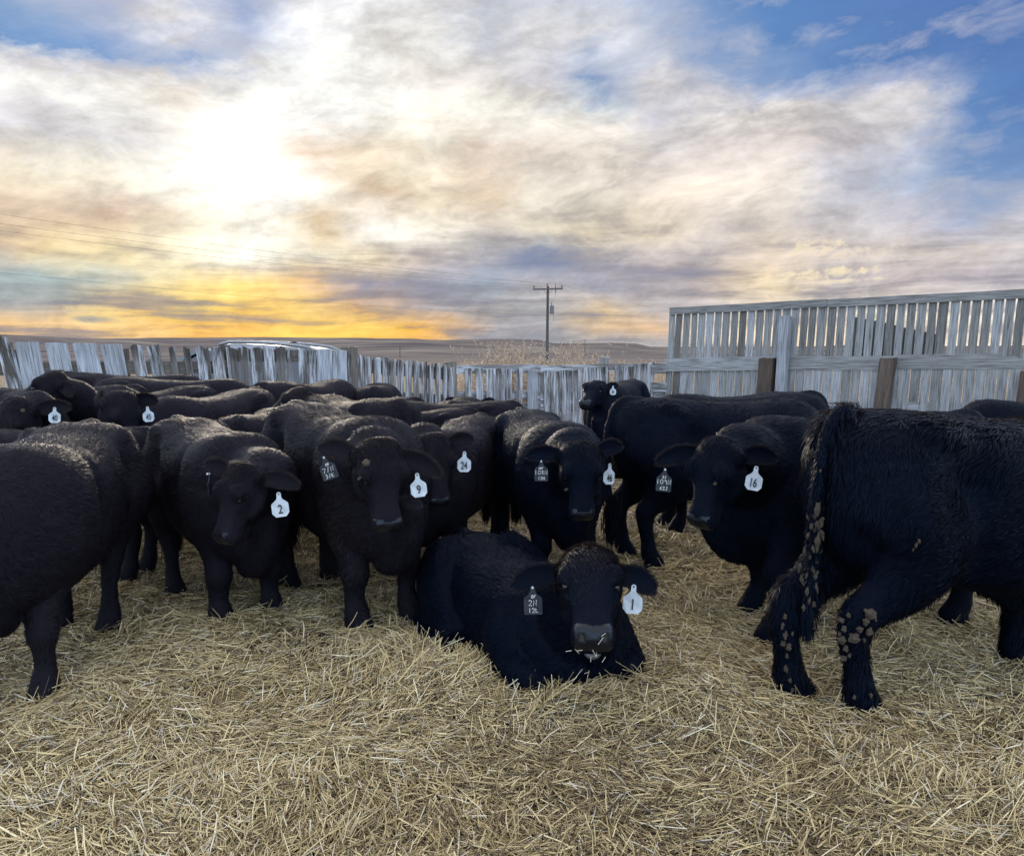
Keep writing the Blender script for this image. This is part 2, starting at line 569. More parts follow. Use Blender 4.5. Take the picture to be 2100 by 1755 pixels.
    for key, s in (('earL', 1), ('earR', -1)):
        base = hp(.045, .110 * s, -.055)
        spec = (head or {}).get(key)
        if spec:
            bw = tw(base); tipw = np.array(at(spec[0], spec[1], bw[1] + (spec[2] if len(spec) > 2 else 0)))
            v = tl(tipw) - base; Le = np.clip(np.linalg.norm(v), .17, .265); ed = nrm(v)
        else:
            ed = nrm(sl * s * 1.0 - nf * .18 + a * .10); Le = .235
        camd = nrm(tl((0, 0, CAM_H)) - base)
        fd = camd * .7 + nf * .5 - np.array([0, 0, .25])
        if spec and len(spec) > 3: fd = nrm(Rm.T @ np.array(spec[3], float))
        fd = nrm(fd - ed * (fd @ ed)); wd = np.cross(ed, fd)
        if (wd @ np.array([0, 0, 1.0])) < 0: wd = -wd
        nu, nr = 15, 20
        vs = []
        for i in range(nu):
            u = i / (nu - 1)
            hw = np.interp(u, [0, .12, .3, .5, .7, .85, .95, 1], [.031, .032, .044, .050, .047, .036, .020, .005]) * hs
            th = np.interp(u, [0, .2, .6, 1], [.020, .014, .009, .004])
            cup = np.interp(u, [0, .3, .7, 1], [.004, .026, .020, .004]) * hs
            cen = base + ed * (u * Le) + fd * (-.03 * math.sin(u * 1.5)) + wd * (.012 * math.sin(u * math.pi) - .018 * u * u)
            for j in range(nr):
                an = 2 * math.pi * j / nr
                x = math.cos(an); y = math.sin(an)
                wob = 1 + .04 * math.sin(7 * u + seed + s) * u
                vs.append(cen + wd * x * hw * wob + fd * (y * th + cup * (x * x - .5) * 1.0))
        vs = np.array(vs)
        lp = []; st_ = []
        for i in range(nu - 1):
            for j in range(nr):
                j2 = (j + 1) % nr
                st_.append(nltot + len(lp)); lp += [nvtot + i * nr + j, nvtot + i * nr + j2, nvtot + (i + 1) * nr + j2, nvtot + (i + 1) * nr + j]
        EV.append(vs); EL.append(np.array(lp, np.int32)); ES.append(np.array(st_, np.int32))
        nvtot += len(vs); nltot += len(lp)
        ears[key] = (base, ed, fd, wd, Le)
        ear_pts.append((vs, nu, nr, ed, fd, wd, Le))
    allv = np.vstack(EV); alll = np.concatenate(EL); alls = np.concatenate(ES)
    me = np_mesh('body', allv * scale, alll, alls, smooth=True)
    body = link('body', me, root, [M['hide' + coat], M['nose'], M['black']])
    # nose pad and nostril faces
    q = tri
    fT = T[q].mean(1); fS = S_[q].mean(1); fN = N_[q].mean(1)
    mi = np.zeros(len(alls), np.int32)
    pad = (fT > .434 - .30 * np.abs(fS)) & (fT > .412) & (fN > -.050) & (fN < .05) & (np.abs(fS) < .074)
    nos = np.zeros(len(q), bool)
    for s in (1, -1):
        nos |= (((fT - .460) / .03) ** 2 + ((fS - .042 * s - .25 * (fN - .005) * s) / .0125) ** 2 + ((fN - .006) / .019) ** 2) < 1
    mi[:len(q)][pad] = 1; mi[:len(q)][nos] = 2
    me.polygons.foreach_set('material_index', mi); me.update()
    # ---- eyes
    for s in (1, -1):
        bm = bmesh.new()
        bmesh.ops.create_uvsphere(bm, u_segments=14, v_segments=10, radius=.0155 * scale * hs)
        em = bpy.data.meshes.new('eye'); bm.to_mesh(em); bm.free()
        em.polygons.foreach_set('use_smooth', np.ones(len(em.polygons), dtype=bool))
        eo = link('eye', em, root, M['eye']); eo.location = Vector(hp(.206, .1075 * s, .025) * scale)
    # ---- coat of hair locks
    if fur:
        A_, B_ = [], []
        qa = q
        tri_idx = np.vstack([qa[:, [0, 1, 2]], qa[:, [0, 2, 3]]])
        p0, p1_, p2_ = co[tri_idx[:, 0]], co[tri_idx[:, 1]], co[tri_idx[:, 2]]
        ar = np.linalg.norm(np.cross(p1_ - p0, p2_ - p0), axis=1)
        # only what the camera side can see matters little; spread everywhere above the ground
        ftz = p0[:, 2]
        ar = ar * np.where(ftz < .02, 0, 1)
        isn = np.concatenate([pad | nos, pad | nos])
        ar = ar * np.where(isn, 0, 1)
        tT = T[tri_idx[:, 0]]; tR = np.hypot(S_[tri_idx[:, 0]], N_[tri_idx[:, 0]])
        onhead = (tT > -.06) & (tT < .6) & (tR < .26)
        ar = ar * np.where(onhead, 4.2, 1.0)
        g = np.random.default_rng(seed + 100)
        nh = int(fur)
        idx = g.choice(len(tri_idx), nh, p=ar / ar.sum())
        u = g.random(nh); v = g.random(nh); fl = u + v > 1; u[fl] = 1 - u[fl]; v[fl] = 1 - v[fl]
        P = co[tri_idx[idx, 0]] * (1 - u - v)[:, None] + co[tri_idx[idx, 1]] * u[:, None] + co[tri_idx[idx, 2]] * v[:, None]
        Nn = nv[tri_idx[idx, 0]]
        hd = onhead[idx]
        rl = (P - poll) / hs; pT = rl @ a; pS = rl @ sl; pN = rl @ nf
        flow = np.tile(np.array([-.85, 0, -.45]), (nh, 1))
        leg = (P[:, 2] < .5) & ~hd & (not lying)
        flow[leg] = (-.15, 0, -1)
        rmp = (P[:, 0] < -.55) & ~hd
        flow[rmp] = (-.35, 0, -1)
        topm = Nn[:, 2] > .75
        flow[topm & ~hd] += np.array([0, 0, .3])
        flow[hd] = (a * .7 - nf * .1)
        pl = hd & (pT < .12)
        flow[pl] = a * .5 + nf * .4
        # waves and whorls
        w1 = vnoise(P, 14, seed + 1); w2 = vnoise(P, 30, seed + 2); w3 = vnoise(P, 60, seed + 3)
        amp = np.where(hd, .45, .95)[:, None]
        perp = np.cross(Nn, flow); perp /= np.maximum(np.linalg.norm(perp, axis=1, keepdims=True), 1e-6)
        flow = flow / np.linalg.norm(flow, axis=1, keepdims=True)
        dirv = flow + perp * amp * (w1 * .5 + w2 * .45 + w3 * .3)[:, None] + g.normal(size=(nh, 3)) * .16
        dirv = dirv - Nn * (dirv * Nn).sum(1, keepdims=True)
        dirv /= np.maximum(np.linalg.norm(dirv, axis=1, keepdims=True), 1e-6)
        lift = (.13 + .16 * g.random(nh) + .07 * w2)[:, None]
        ln = (.030 + .022 * g.random(nh)) * furlen * (1 + .25 * w1)
        ln = np.where(hd, np.interp(pT, [-.05, .04, .12, .25, .45], [.046, .038, .026, .019, .012]) * (.7 + .6 * g.random(nh)), ln)
        ln = np.where(leg, ln * (.75 if furlen < 1.1 else 1.0), ln)
        if tuft:
            tfm = (P[:, 0] < -.66) & (P[:, 2] > 1.15) & (np.abs(P[:, 1]) < .06)
            ln = np.where(tfm, ln * (1 + tuft), ln); lift = np.where(tfm[:, None], .55, lift)
        wdt = np.where(hd, .0013, .0021) * (.7 + .6 * g.random(nh)) * (1 if furlen <= 1.2 else 1.1)
        side = np.cross(dirv, Nn)
        side = side + Nn * g.normal(size=(nh, 1)) * .35
        side /= np.linalg.norm(side, axis=1, keepdims=True)
        d0 = dirv + Nn * lift * 1.4; d0 /= np.linalg.norm(d0, axis=1, keepdims=True)
        d1_ = dirv + Nn * lift * .35 + flow * .2; d1_ /= np.linalg.norm(d1_, axis=1, keepdims=True)
        Pb = P - Nn * .003
        Pm = Pb + d0 * (ln * .5)[:, None]
        Pt = Pm + d1_ * (ln * .5)[:, None]
        # locks cling together at the tips
        for cell, sel in ((.030, ~hd), (.016, hd)):
            jit = np.stack([vnoise(P, 40, seed + 51), vnoise(P, 40, seed + 52), vnoise(P, 40, seed + 53)], 1) * cell * .5
            cc = (np.floor((Pt + jit) / cell) + .5) * cell
            dv_ = cc - Pt; dv_ = dv_ - Nn * (dv_ * Nn).sum(1, keepdims=True)
            Pt = np.where(sel[:, None], Pt + dv_ * .55, Pt); Pm = np.where(sel[:, None], Pm + dv_ * .16, Pm)
        hw = side * wdt[:, None]
        vv = np.stack([Pb - hw, Pb + hw, Pm - hw * .8, Pm + hw * .8, Pt], axis=1)
        A_.append(vv)
        # ear fringe
        for vs, nu, nr, ed, fd, wd, Le in ear_pts:
            ne = int(max(500, fur * .035))
            uf = g.uniform(1.0, nu - 1.02, ne)
            jf = np.where(g.random(ne) < .42, g.normal(size=ne) * .55, np.where(g.random(ne) < .7, nr / 2 + g.normal(size=ne) * .55, g.uniform(nr / 2, nr, ne))) % nr
            i0 = uf.astype(int); fu = (uf - i0)[:, None]; j0 = jf.astype(int) % nr; j1 = (j0 + 1) % nr; fj = (jf - np.floor(jf))[:, None]
            pb = (vs[i0 * nr + j0] * (1 - fj) + vs[i0 * nr + j1] * fj) * (1 - fu) + (vs[(i0 + 1) * nr + j0] * (1 - fj) + vs[(i0 + 1) * nr + j1] * fj) * fu + g.normal(size=(ne, 3)) * .0015
            jj = jf
            outw = np.cos(2 * np.pi * jj / nr)[:, None] * wd * .75 + ed * .7 + g.normal(size=(ne, 3)) * .3 + np.sin(2 * np.pi * jj / nr)[:, None] * fd * .4
            outw /= np.linalg.norm(outw, axis=1, keepdims=True)
            le = .005 + .016 * g.random(ne) ** 1.5
            sd = np.cross(outw, fd[None, :] + g.normal(size=(ne, 3)) * .4); sd /= np.linalg.norm(sd, axis=1, keepdims=True)
            h2 = sd * .0010
            pm = pb + outw * (le * .5)[:, None]; pt = pb + (outw + ed * .25) * le[:, None]
            A_.append(np.stack([pb - h2, pb + h2, pm - h2 * .8, pm + h2 * .8, pt], axis=1))
        # switch of the tail
        if tail and not lying:
            nt_ = 420 if voxel < .02 else 160
            sw = tailswing; z0 = .30 + .25 * g.random(nt_)
            pb = np.stack([-.89 + g.normal(size=nt_) * .022, .52 * sw + g.normal(size=nt_) * .024, z0], 1)
            dd = np.stack([g.normal(size=nt_) * .10, g.normal(size=nt_) * .10, -np.ones(nt_)], 1); dd /= np.linalg.norm(dd, axis=1, keepdims=True)
            le = .10 + .10 * g.random(nt_)
            sd = np.cross(dd, g.normal(size=(nt_, 3))); sd /= np.linalg.norm(sd, axis=1, keepdims=True); h2 = sd * .004
            pm = pb + dd * (le * .5)[:, None]; pt = pb + dd * le[:, None]
            A_.append(np.stack([pb - h2, pb + h2, pm - h2 * .9, pm + h2 * .9, pt], axis=1))
        n_ear = sum(len(x) for x in A_[1:3])
        allh = np.concatenate(A_); nh2 = len(allh)
        base_i = (np.arange(nh2) * 5)[:, None]
        lp = (base_i + np.array([0, 1, 3, 2, 2, 3, 4])[None, :]).ravel()
        st_ = ((np.arange(nh2) * 7)[:, None] + np.array([0, 4])[None, :]).ravel()
        hm = np_mesh('coat', allh.reshape(-1, 3) * scale, lp, st_, smooth=True)
        tone_ = (np.clip(g.random(nh2) * .6 + brown + .25 * vnoise(allh[:, 0], 6, seed + 31), 0, 1))
        tone_[:nh] = np.clip(tone_[:nh] + np.where(hd, .14, 0), 0, 1)  # face hair lightened: sheen from the front sky painted into its tone
        tone_[nh:nh + n_ear] = .55 + .42 * g.random(n_ear)  # paler brown ear fringe: rim light painted into its tone
        add_attr(hm, 'tone', np.repeat(tone_, 5))
        link('coat', hm, root, M['fur' + coat])
    # ---- ear tags
    for tg in tags:
        ear_tag(root, Rm, O, scale, ears, tw, tl, **tg)
    # ---- dried mud on the face
    for (px, py, rad) in spots:
        r = np.array(ray(px, py)); r = r / np.linalg.norm(r); c0 = np.array([0, 0, CAM_H])
        W_ = (co * scale) @ Rm.T + O
        dv = W_ - c0; tt = dv @ r; off = np.linalg.norm(dv - tt[:, None] * r, axis=1)
        near = off < .02
        if not near.any(): continue
        tm = tt[near].min()
        cen = tl(c0 + r * (tm - .004)); i0 = np.argmin(np.linalg.norm(co - cen, axis=1)); nn = nv[i0]
        sd = nrm(np.cross(nn, (0, 0, 1))); u_ = np.cross(nn, sd)
        gg = np.random.default_rng(int(px * 7 + py))
        vs = [cen + nn * .006]; k = 14
        for j in range(k):
            an = 2 * math.pi * j / k; rr = rad * (.7 + .5 * gg.random())
            vs.append(cen + (sd * math.cos(an) + u_ * math.sin(an)) * rr)
        for j in range(k):
            an = 2 * math.pi * j / k
            vs.append(cen + (sd * math.cos(an) + u_ * math.sin(an)) * rad * .9 - nn * .02)
        fs = [(0, 1 + j, 1 + (j + 1) % k) for j in range(k)] + [(1 + j, 1 + k + j, 1 + k + (j + 1) % k, 1 + (j + 1) % k) for j in range(k)]
        o = link('mud_spot', new_mesh('mud_spot', np.array(vs) * scale, fs), root, M['mud'])
        o['label'] = 'patch of dried mud'
    if mouth:
        V2, F2 = [], []
        rows = []
        for i, sx in enumerate(np.linspace(-1, 1, 7)):
            c = hp(.474 - .040 * sx * sx, .052 * sx, -.082 + .012 * sx * sx)
            w_ = .016 * (1 - .5 * abs(sx) ** 3)
            rows.append(list(c) + list(a) + list(nf) + [w_ + .004, w_ * .8, w_, 2.0])
        loft(V2, F2, rows, 10, 3)
        lo = link('lower_lip', new_mesh('lower_lip', np.array(V2) * scale, F2), root, M['lip'])
        lo.data.polygons.foreach_set('use_smooth', np.ones(len(lo.data.polygons), dtype=bool))
        gg = np.random.default_rng(5)
        for k in range(9):
            mbw = MB()
            b0 = hp(.462 + .03 * gg.random(), gg.normal() * .05, -.02 + gg.normal() * .03) + a * .015
            dd = nrm(gg.normal(size=3)) * (.015 + .022 * gg.random())
            mbw.tube([b0 * scale, (b0 + dd) * scale], .0011, 4)
            mbw.build('straw_wisp', M['straw_bit'], root)
    return dict(root=root, tw=tw, tl=tl, co=co, nv=nv, Rm=Rm, O=O, scale=scale, ears=ears)


TAG_OUT = [(-.011, .062), (-.008, .068), (0, .071), (.008, .068), (.011, .062), (.012, .040), (.018, .030), (.040, .012), (.044, .004),
           (.044, -.042), (.026, -.062), (-.026, -.062), (-.044, -.042), (-.044, .004), (-.040, .012), (-.018, .030), (-.012, .040)]
TAG_SQ = [(-.008, .062), (-.006, .068), (0, .071), (.006, .068), (.008, .062), (.012, .044), (.020, .030), (.038, .016), (.042, .010),
          (.042, -.056), (.039, -.062), (-.039, -.062), (-.042, -.056), (-.042, .010), (-.038, .016), (-.020, .030), (-.012, .044)]

STROKES = {  # single stroke hand lettering on a 0..1 x 0..1.4 cell
    '0': [[(.5, 1.4), (.1, 1.1), (.1, .3), (.5, 0), (.9, .3), (.9, 1.1), (.5, 1.4)]],
    'O': [[(.5, 1.4), (.1, 1.1), (.1, .3), (.5, 0), (.9, .3), (.9, 1.1), (.5, 1.4)]],
    '1': [[(.5, 1.4), (.5, 0)]],
    '2': [[(.1, 1.1), (.4, 1.4), (.85, 1.2), (.8, .8), (.1, 0), (.95, .05)]],
    '3': [[(.1, 1.35), (.6, 1.4), (.85, 1.1), (.4, .75), (.9, .45), (.6, .02), (.1, .1)]],
    '6': [[(.8, 1.35), (.3, .9), (.1, .35), (.45, 0), (.85, .3), (.5, .65), (.15, .45)]],
    '7': [[(.05, 1.35), (.95, 1.35), (.35, 0)]],
    '8': [[(.5, .75), (.15, 1.1), (.5, 1.4), (.85, 1.1), (.5, .75), (.1, .35), (.5, 0), (.9, .35), (.5, .75)]],
    '9': [[(.85, 1.0), (.5, 1.4), (.15, 1.05), (.45, .7), (.85, .95), (.85, .0)]],
    'F': [[(.15, 0), (.15, 1.4), (.9, 1.35)], [(.15, .75), (.75, .75)]],
    'H': [[(.1, 0), (.1, 1.4)], [(.9, 0), (.9, 1.4)], [(.1, .7), (.9, .7)]],
    'E': [[(.9, 1.35), (.15, 1.35), (.15, .05), (.9, .05)], [(.15, .75), (.75, .75)]],
    'J': [[(.8, 1.4), (.8, .3), (.5, 0), (.1, .2)], [(.4, 1.4), (.95, 1.4)]],
    'K': [[(.1, 0), (.1, 1.4)], [(.9, 1.4), (.1, .6), (.9, 0)]],
    'L': [[(.15, 1.4), (.15, .05), (.9, .05)]],
    'N': [[(.1, 0), (.1, 1.4), (.9, 0), (.9, 1.4)]],
    'S': [[(.9, 1.2), (.5, 1.4), (.1, 1.1), (.85, .4), (.5, 0), (.05, .2)]],
    '/': [[(.3, 0), (.7, 1.5)]],
    '>': [[(.1, 1.4), (.9, .75), (.2, 0)]],
}
_text_cache = {}


def text_mesh(s):
    cu = bpy.data.curves.new('txt', 'FONT'); cu.body = s; cu.size = 1.0; cu.align_x = 'CENTER'; cu.align_y = 'CENTER'
    cu.offset = 0.018
    o = bpy.data.objects.new('txt', cu); C.objects.link(o)
    dg = bpy.context.evaluated_depsgraph_get(); dg.update()
    me = bpy.data.meshes.new_from_object(o.evaluated_get(dg))
    bpy.data.objects.remove(o)
    return me


def ear_tag(root, Rm, O, scale, ears, tw, tl, ear='earL', px=None, num=None, lines=None, white=True, roll=0, yaw=0, size=.91, dy=0.0, back=False, label=None):
    base, ed, fd, wd, Le = ears[ear]
    hook = base + ed * Le * .55 + fd * .012
    hw = tw(hook)
    if px:
        cen = np.array(at(px[0], px[1], hw[1] - .03 + dy))
    else:
        cen = hw + np.array([0, 0, -.06]) * size
    cam_v = np.array([0, 0, CAM_H]) - cen; cam_v[2] *= .4
    nrmv = nrm(cam_v)
    ya = R(yaw); nrmv = np.array([nrmv[0] * math.cos(ya) - nrmv[1] * math.sin(ya), nrmv[0] * math.sin(ya) + nrmv[1] * math.cos(ya), nrmv[2]])
    up = np.array([0, 0, 1.0]); up = nrm(up - nrmv * (up @ nrmv)); rt = np.cross(up, nrmv)
    ro = R(roll)
    up, rt = up * math.cos(ro) + rt * math.sin(ro), rt * math.cos(ro) - up * math.sin(ro)
    out = TAG_OUT if white else TAG_SQ
    n = len(out); th = .0016
    P = lambda x, y, z: Rm.T @ (cen + (rt * x + up * y) * size + nrmv * (z - .12 * size * max(0, abs(x) - .01) ** 2 * 40) - O)
    vs = [P(x, y, th) for x, y in out] + [P(x, y, -th) for x, y in out]
    fs = [tuple(range(n))[::-1], tuple(range(n, 2 * n))] + [(i, (i + 1) % n, n + (i + 1) % n, n + i) for i in range(n)]
    me = new_mesh('ear_tag', vs, fs)
    bm = bmesh.new(); bm.from_mesh(me); bmesh.ops.recalc_face_normals(bm, faces=bm.faces); bm.to_mesh(me); bm.free()
    to = link('ear_tag', me, root, M['tag_white'] if white else M['tag_dark'])
    if label: to['label'] = label
    zz = th + .0012
    if num and not back:
        tm = text_mesh(num)
        co = np.empty(len(tm.vertices) * 3, np.float32); tm.vertices.foreach_get('co', co); co = co.reshape(-1, 3)
        co[:, 0] -= (co[:, 0].max() + co[:, 0].min()) / 2; co[:, 1] -= (co[:, 1].max() + co[:, 1].min()) / 2
        hgt = co[:, 1].max() - co[:, 1].min()
        k = .049 / hgt; kx = k * (.62 if len(num) > 1 else .74)
        new = [P(x * kx, y * k - .020, zz) for x, y, z in co]
        tm.vertices.foreach_set('co', np.array(new, np.float32).ravel()); tm.update()
        link('tag_number', tm, to, M['ink'])
    if lines:
        mb = MB()
        for txt, cx, cy, hgt, slant in lines:
            cw = hgt / 1.4 * .92
            x0 = cx - len(txt) * cw * .62
            for i, chx in enumerate(txt):
                for poly in STROKES.get(chx, []):
                    pts = [P(x0 + (i * 1.24 + x + slant * y) * cw, cy + (y / 1.4 - .5) * hgt, zz) for x, y in poly]
                    mb.tube(pts, .0013 * size, 4)
        mb.build('tag_number', M['chalk'], to)
    # stud
    st = MB(); c = P(0, .061, 0); st.tube([Rm.T @ (cen + up * .061 * size - nrmv * .012 - O), Rm.T @ (cen + up * .061 * size + nrmv * .004 - O)], .0055 * size, 10)
    st.build('stud', M['stud'] if white else M['tag_white'], to)
    return to

# ------------------------------------------------------------------ sky
SUN_AZ, SUN_EL = -17.6, 11.9


def make_world():
    w = bpy.data.worlds.new('World'); SC.world = w; w.use_nodes = True
    nt = w.node_tree; nt.nodes.clear(); h = NT(nt)
    out = h.n('ShaderNodeOutputWorld'); bg = h.n('ShaderNodeBackground'); h.l(bg.outputs[0], out.inputs[0])
    sky = h.n('ShaderNodeTexSky'); sky.sky_type = 'NISHITA'; sky.sun_disc = False
    sky.sun_elevation = R(SUN_EL); sky.sun_rotation = R(SUN_AZ)
    sky.air_density = 1.0; sky.dust_density = 1.0; sky.ozone_density = 1.5
    tc = h.n('ShaderNodeTexCoord')
    sep = h.n('ShaderNodeSeparateXYZ'); h.l(tc.outputs['Generated'], sep.inputs[0])
    X, Y, Z = sep.outputs
    az = h.m('MULTIPLY', h.m('ARCTAN2', X, Y), 57.29578)
    el = h.m('MULTIPLY', h.m('ARCSINE', Z), 57.29578)
    # clouds seen from below spread out overhead and flatten towards the horizon
    den = h.m('ADD', h.m('MAXIMUM', Z, 0.0), 0.16)
    cx = h.m('DIVIDE', X, den); cy = h.m('DIVIDE', Y, den)
    cv = h.n('ShaderNodeCombineXYZ'); h.l(cx, cv.inputs[0]); h.l(cy, cv.inputs[1])
    av = h.n('ShaderNodeCombineXYZ'); h.l(h.m('MULTIPLY', az, .06), av.inputs[0])
    h.l(h.m('MULTIPLY', h.m('ADD', el, h.m('MULTIPLY', az, -.06)), .135), av.inputs[1])
    w1 = h.noise(av.outputs[0], 1.1, 3, .5); w1s = h.n('ShaderNodeSeparateColor'); h.l(w1.outputs['Color'], w1s.inputs[0])
    w2 = h.noise(av.outputs[0], 3.8, 7, .64, 0.2); w2s = h.n('ShaderNodeSeparateColor'); h.l(w2.outputs['Color'], w2s.inputs[0])
    elf = h.m('MULTIPLY_ADD', h.m('MINIMUM', h.m('MAXIMUM', el, 0), 16), .075, .25)

    def off(a, b, k1, k2):
        return h.m('ADD', h.m('MULTIPLY', h.m('SUBTRACT', a, .5), k1), h.m('MULTIPLY', h.m('SUBTRACT', b, .5), k2))
    azw = h.m('ADD', az, off(w1s.outputs[0], w2s.outputs[0], 5.0, 6.5))
    elw = h.m('ADD', el, h.m('MULTIPLY', off(w1s.outputs[1], w2s.outputs[1], 2.2, 3.6), elf))
    fac = h.m('DIVIDE', h.m('ADD', azw, 38), 76, clamp=True)
    azs = [-34 + 4 * i for i in range(18)]
    col = None
    prev = None
    for e, cs in SKY:
        rmp = h.ramp(fac, [((a_ + 38) / 76, lin(c)) for a_, c in zip(azs, cs)], 'LINEAR')
        if col is None: col = rmp
        else:
            t = h.m('DIVIDE', h.m('SUBTRACT', elw, prev), e - prev, clamp=True)
            col = h.mix(t, col, rmp)
        prev = e
    # texture inside the deck: long rolls near the horizon, broken cells higher up
    tilt = h.m('ADD', el, h.m('MULTIPLY', az, -.07))
    sv = h.n('ShaderNodeCombineXYZ'); h.l(h.m('ADD', h.m('MULTIPLY', az, .115), h.m('MULTIPLY', w1s.outputs[2], 1.0)), sv.inputs[0])
    h.l(h.m('ADD', h.m('MULTIPLY', tilt, .27), h.m('MULTIPLY', w1s.outputs[0], .8)), sv.inputs[1])
    cells = h.noise(sv.outputs[0], 1.15, 9, .62, .25)
    sv2 = h.n('ShaderNodeCombineXYZ'); h.l(h.m('MULTIPLY', az, .062), sv2.inputs[0])
    h.l(h.m('ADD', h.m('MULTIPLY', el, .85), h.m('MULTIPLY', w1s.outputs[1], 1.5)), sv2.inputs[1])
    rolls = h.noise(sv2.outputs[0], 1.1, 6, .55, .3)
    low = h.m('DIVIDE', h.m('SUBTRACT', 10.5, el), 7.0, clamp=True)
    dens_raw = h.m('ADD', h.m('MULTIPLY', cells.outputs['Fac'], h.m('SUBTRACT', 1.0, h.m('MULTIPLY', low, .72))), h.m('MULTIPLY', rolls.outputs['Fac'], h.m('MULTIPLY', low, .72)))
    dens = h.m('ADD', .5, h.m('MULTIPLY', h.m('SUBTRACT', dens_raw, .5), h.m('MULTIPLY_ADD', low, 1.5, 1.55)))
    n2 = h.noise(cv.outputs[0], 1.6, 5, .60, 0.0)
    sepc = h.n('ShaderNodeSeparateColor'); h.l(col, sepc.inputs[0])
    blueness = h.m('MULTIPLY', h.m('SUBTRACT', sepc.outputs[2], sepc.outputs[0]), 3.0, clamp=True)
    cloudy = h.m('SUBTRACT', 1.0, h.m('MULTIPLY', blueness, .8))
    bv = h.n('ShaderNodeCombineXYZ'); h.l(h.m('ADD', h.m('MULTIPLY', az, .70), h.m('MULTIPLY', w1s.outputs[2], 4.0)), bv.inputs[0]); h.l(h.m('ADD', h.m('MULTIPLY', tilt, 1.5), h.m('MULTIPLY', w1s.outputs[0], 5.0)), bv.inputs[1])
    bn = h.noise(bv.outputs[0], 1.0, 7, .66, .3)
    det = h.m('MULTIPLY', h.m('SUBTRACT', .5, dens), 1.02)
    det = h.m('ADD', det, h.m('MULTIPLY', h.m('SUBTRACT', bn.outputs['Fac'], .5), h.m('MULTIPLY_ADD', low, .25, .55)))
    gain = h.m('ADD', 1.0, h.m('MULTIPLY', det, cloudy))
    vm = h.n('ShaderNodeVectorMath', operation='SCALE'); h.l(col, vm.inputs[0]); h.l(gain, vm.inputs['Scale'])
    front = vm.outputs[0]
    foldc = h.mix(h.m('MULTIPLY', h.m('DIVIDE', h.m('SUBTRACT', 8.0, az), 16.0, clamp=True), h.m('SUBTRACT', 1.0, low)), lin((150, 148, 165)), lin((204, 186, 168)))
    fold = h.m('MULTIPLY', h.m('SUBTRACT', dens, .53), 4.5, clamp=True)
    front = h.mix(h.m('MULTIPLY', fold, h.m('MULTIPLY', cloudy, h.m('MULTIPLY_ADD', low, .34, .19))), front, foldc)
    wisp = h.m('MULTIPLY', h.m('SUBTRACT', dens, .54), 4.0, clamp=True)
    front = h.mix(h.m('MULTIPLY', wisp, h.m('MULTIPLY', blueness, .40)), front, lin((222, 220, 228)))
    # a few separate small clouds low over the prairie: (azimuth, elevation, half widths in degrees)
    wob = h.m('MULTIPLY', h.m('SUBTRACT', bn.outputs['Fac'], .5), 9.0); wob2 = 0.0

    def blob(a0, e0, ra, re, slope=0.0, wk=1.0):
        da = h.m('DIVIDE', h.m('SUBTRACT', az, a0), ra)
        de = h.m('DIVIDE', h.m('SUBTRACT', h.m('SUBTRACT', el, e0), h.m('MULTIPLY', h.m('SUBTRACT', az, a0), slope)), re)
        r2 = h.m('ADD', h.m('MULTIPLY', da, da), h.m('MULTIPLY', de, de))
        return h.m('ADD', h.m('SUBTRACT', 1.0, r2), h.m('MULTIPLY', h.m('ADD', wob, wob2), wk))
    for a0, e0, ra, re, sl, wk, edge_k, colr in ((21.2, 4.72, 3.6, .36, .045, .8, .9, (252, 234, 198)), (22.6, 4.25, 2.8, .17, .03, .6, .8, (246, 230, 200)),
                                             (21.0, 6.45, 2.0, .55, .02, 1.0, .7, (248, 230, 198)), (24.0, 6.05, 2.4, .42, .04, 1.0, .6, (242, 226, 202)), (-1.6, 1.12, .8, .07, 0, .25, .8, (240, 222, 200)),
                                             (-28.0, 2.34, 2.2, .30, 0, .30, .7, (250, 224, 160)), (-27.6, 1.66, 2.6, .42, -.06, .35, .8, (250, 222, 150)), (-27.9, 1.62, 1.5, .27, -.05, .30, .8, (150, 155, 165)),
                                             (2.6, 6.35, 3.6, .75, 0, .7, .5, (128, 138, 166)), (-9.0, 4.3, 4.2, .75, -.03, .8, .55, (150, 148, 165)), (12.0, 5.0, 5.0, .5, .02, .8, .45, (148, 150, 172))):
        f = h.m('MULTIPLY', blob(a0, e0, ra, re, sl, wk), edge_k, clamp=True)
        front = h.mix(h.m('MULTIPLY', f, .85), front, lin(colr))
    # glow of the sun behind thin cloud
    sd = Vector((math.sin(R(SUN_AZ)) * math.cos(R(SUN_EL)), math.cos(R(SUN_AZ)) * math.cos(R(SUN_EL)), math.sin(R(SUN_EL))))
    dt = h.n('ShaderNodeVectorMath', operation='DOT_PRODUCT'); h.l(tc.outputs['Generated'], dt.inputs[0]); dt.inputs[1].default_value = sd
    ang = h.m('MULTIPLY', h.m('ARCCOSINE', h.m('MINIMUM', dt.outputs['Value'], .99999)), 57.29578)
    g1 = h.m('POWER', 2.718, h.m('MULTIPLY', h.m('POWER', h.m('DIVIDE', ang, 4.2), 2.0), -1.0))
    g2 = h.m('POWER', 2.718, h.m('MULTIPLY', h.m('POWER', h.m('DIVIDE', ang, 11.0), 2.0), -1.0))
    gsum = h.m('ADD', h.m('MULTIPLY', g1, .32), h.m('MULTIPLY', g2, .03))
    gv = h.n('ShaderNodeVectorMath', operation='SCALE'); gv.inputs[0].default_value = (1.0, .93, .80); h.l(gsum, gv.inputs['Scale'])
    ad = h.n('ShaderNodeVectorMath', operation='ADD'); h.l(front, ad.inputs[0]); h.l(gv.outputs[0], ad.inputs[1])
    front = ad.outputs[0]
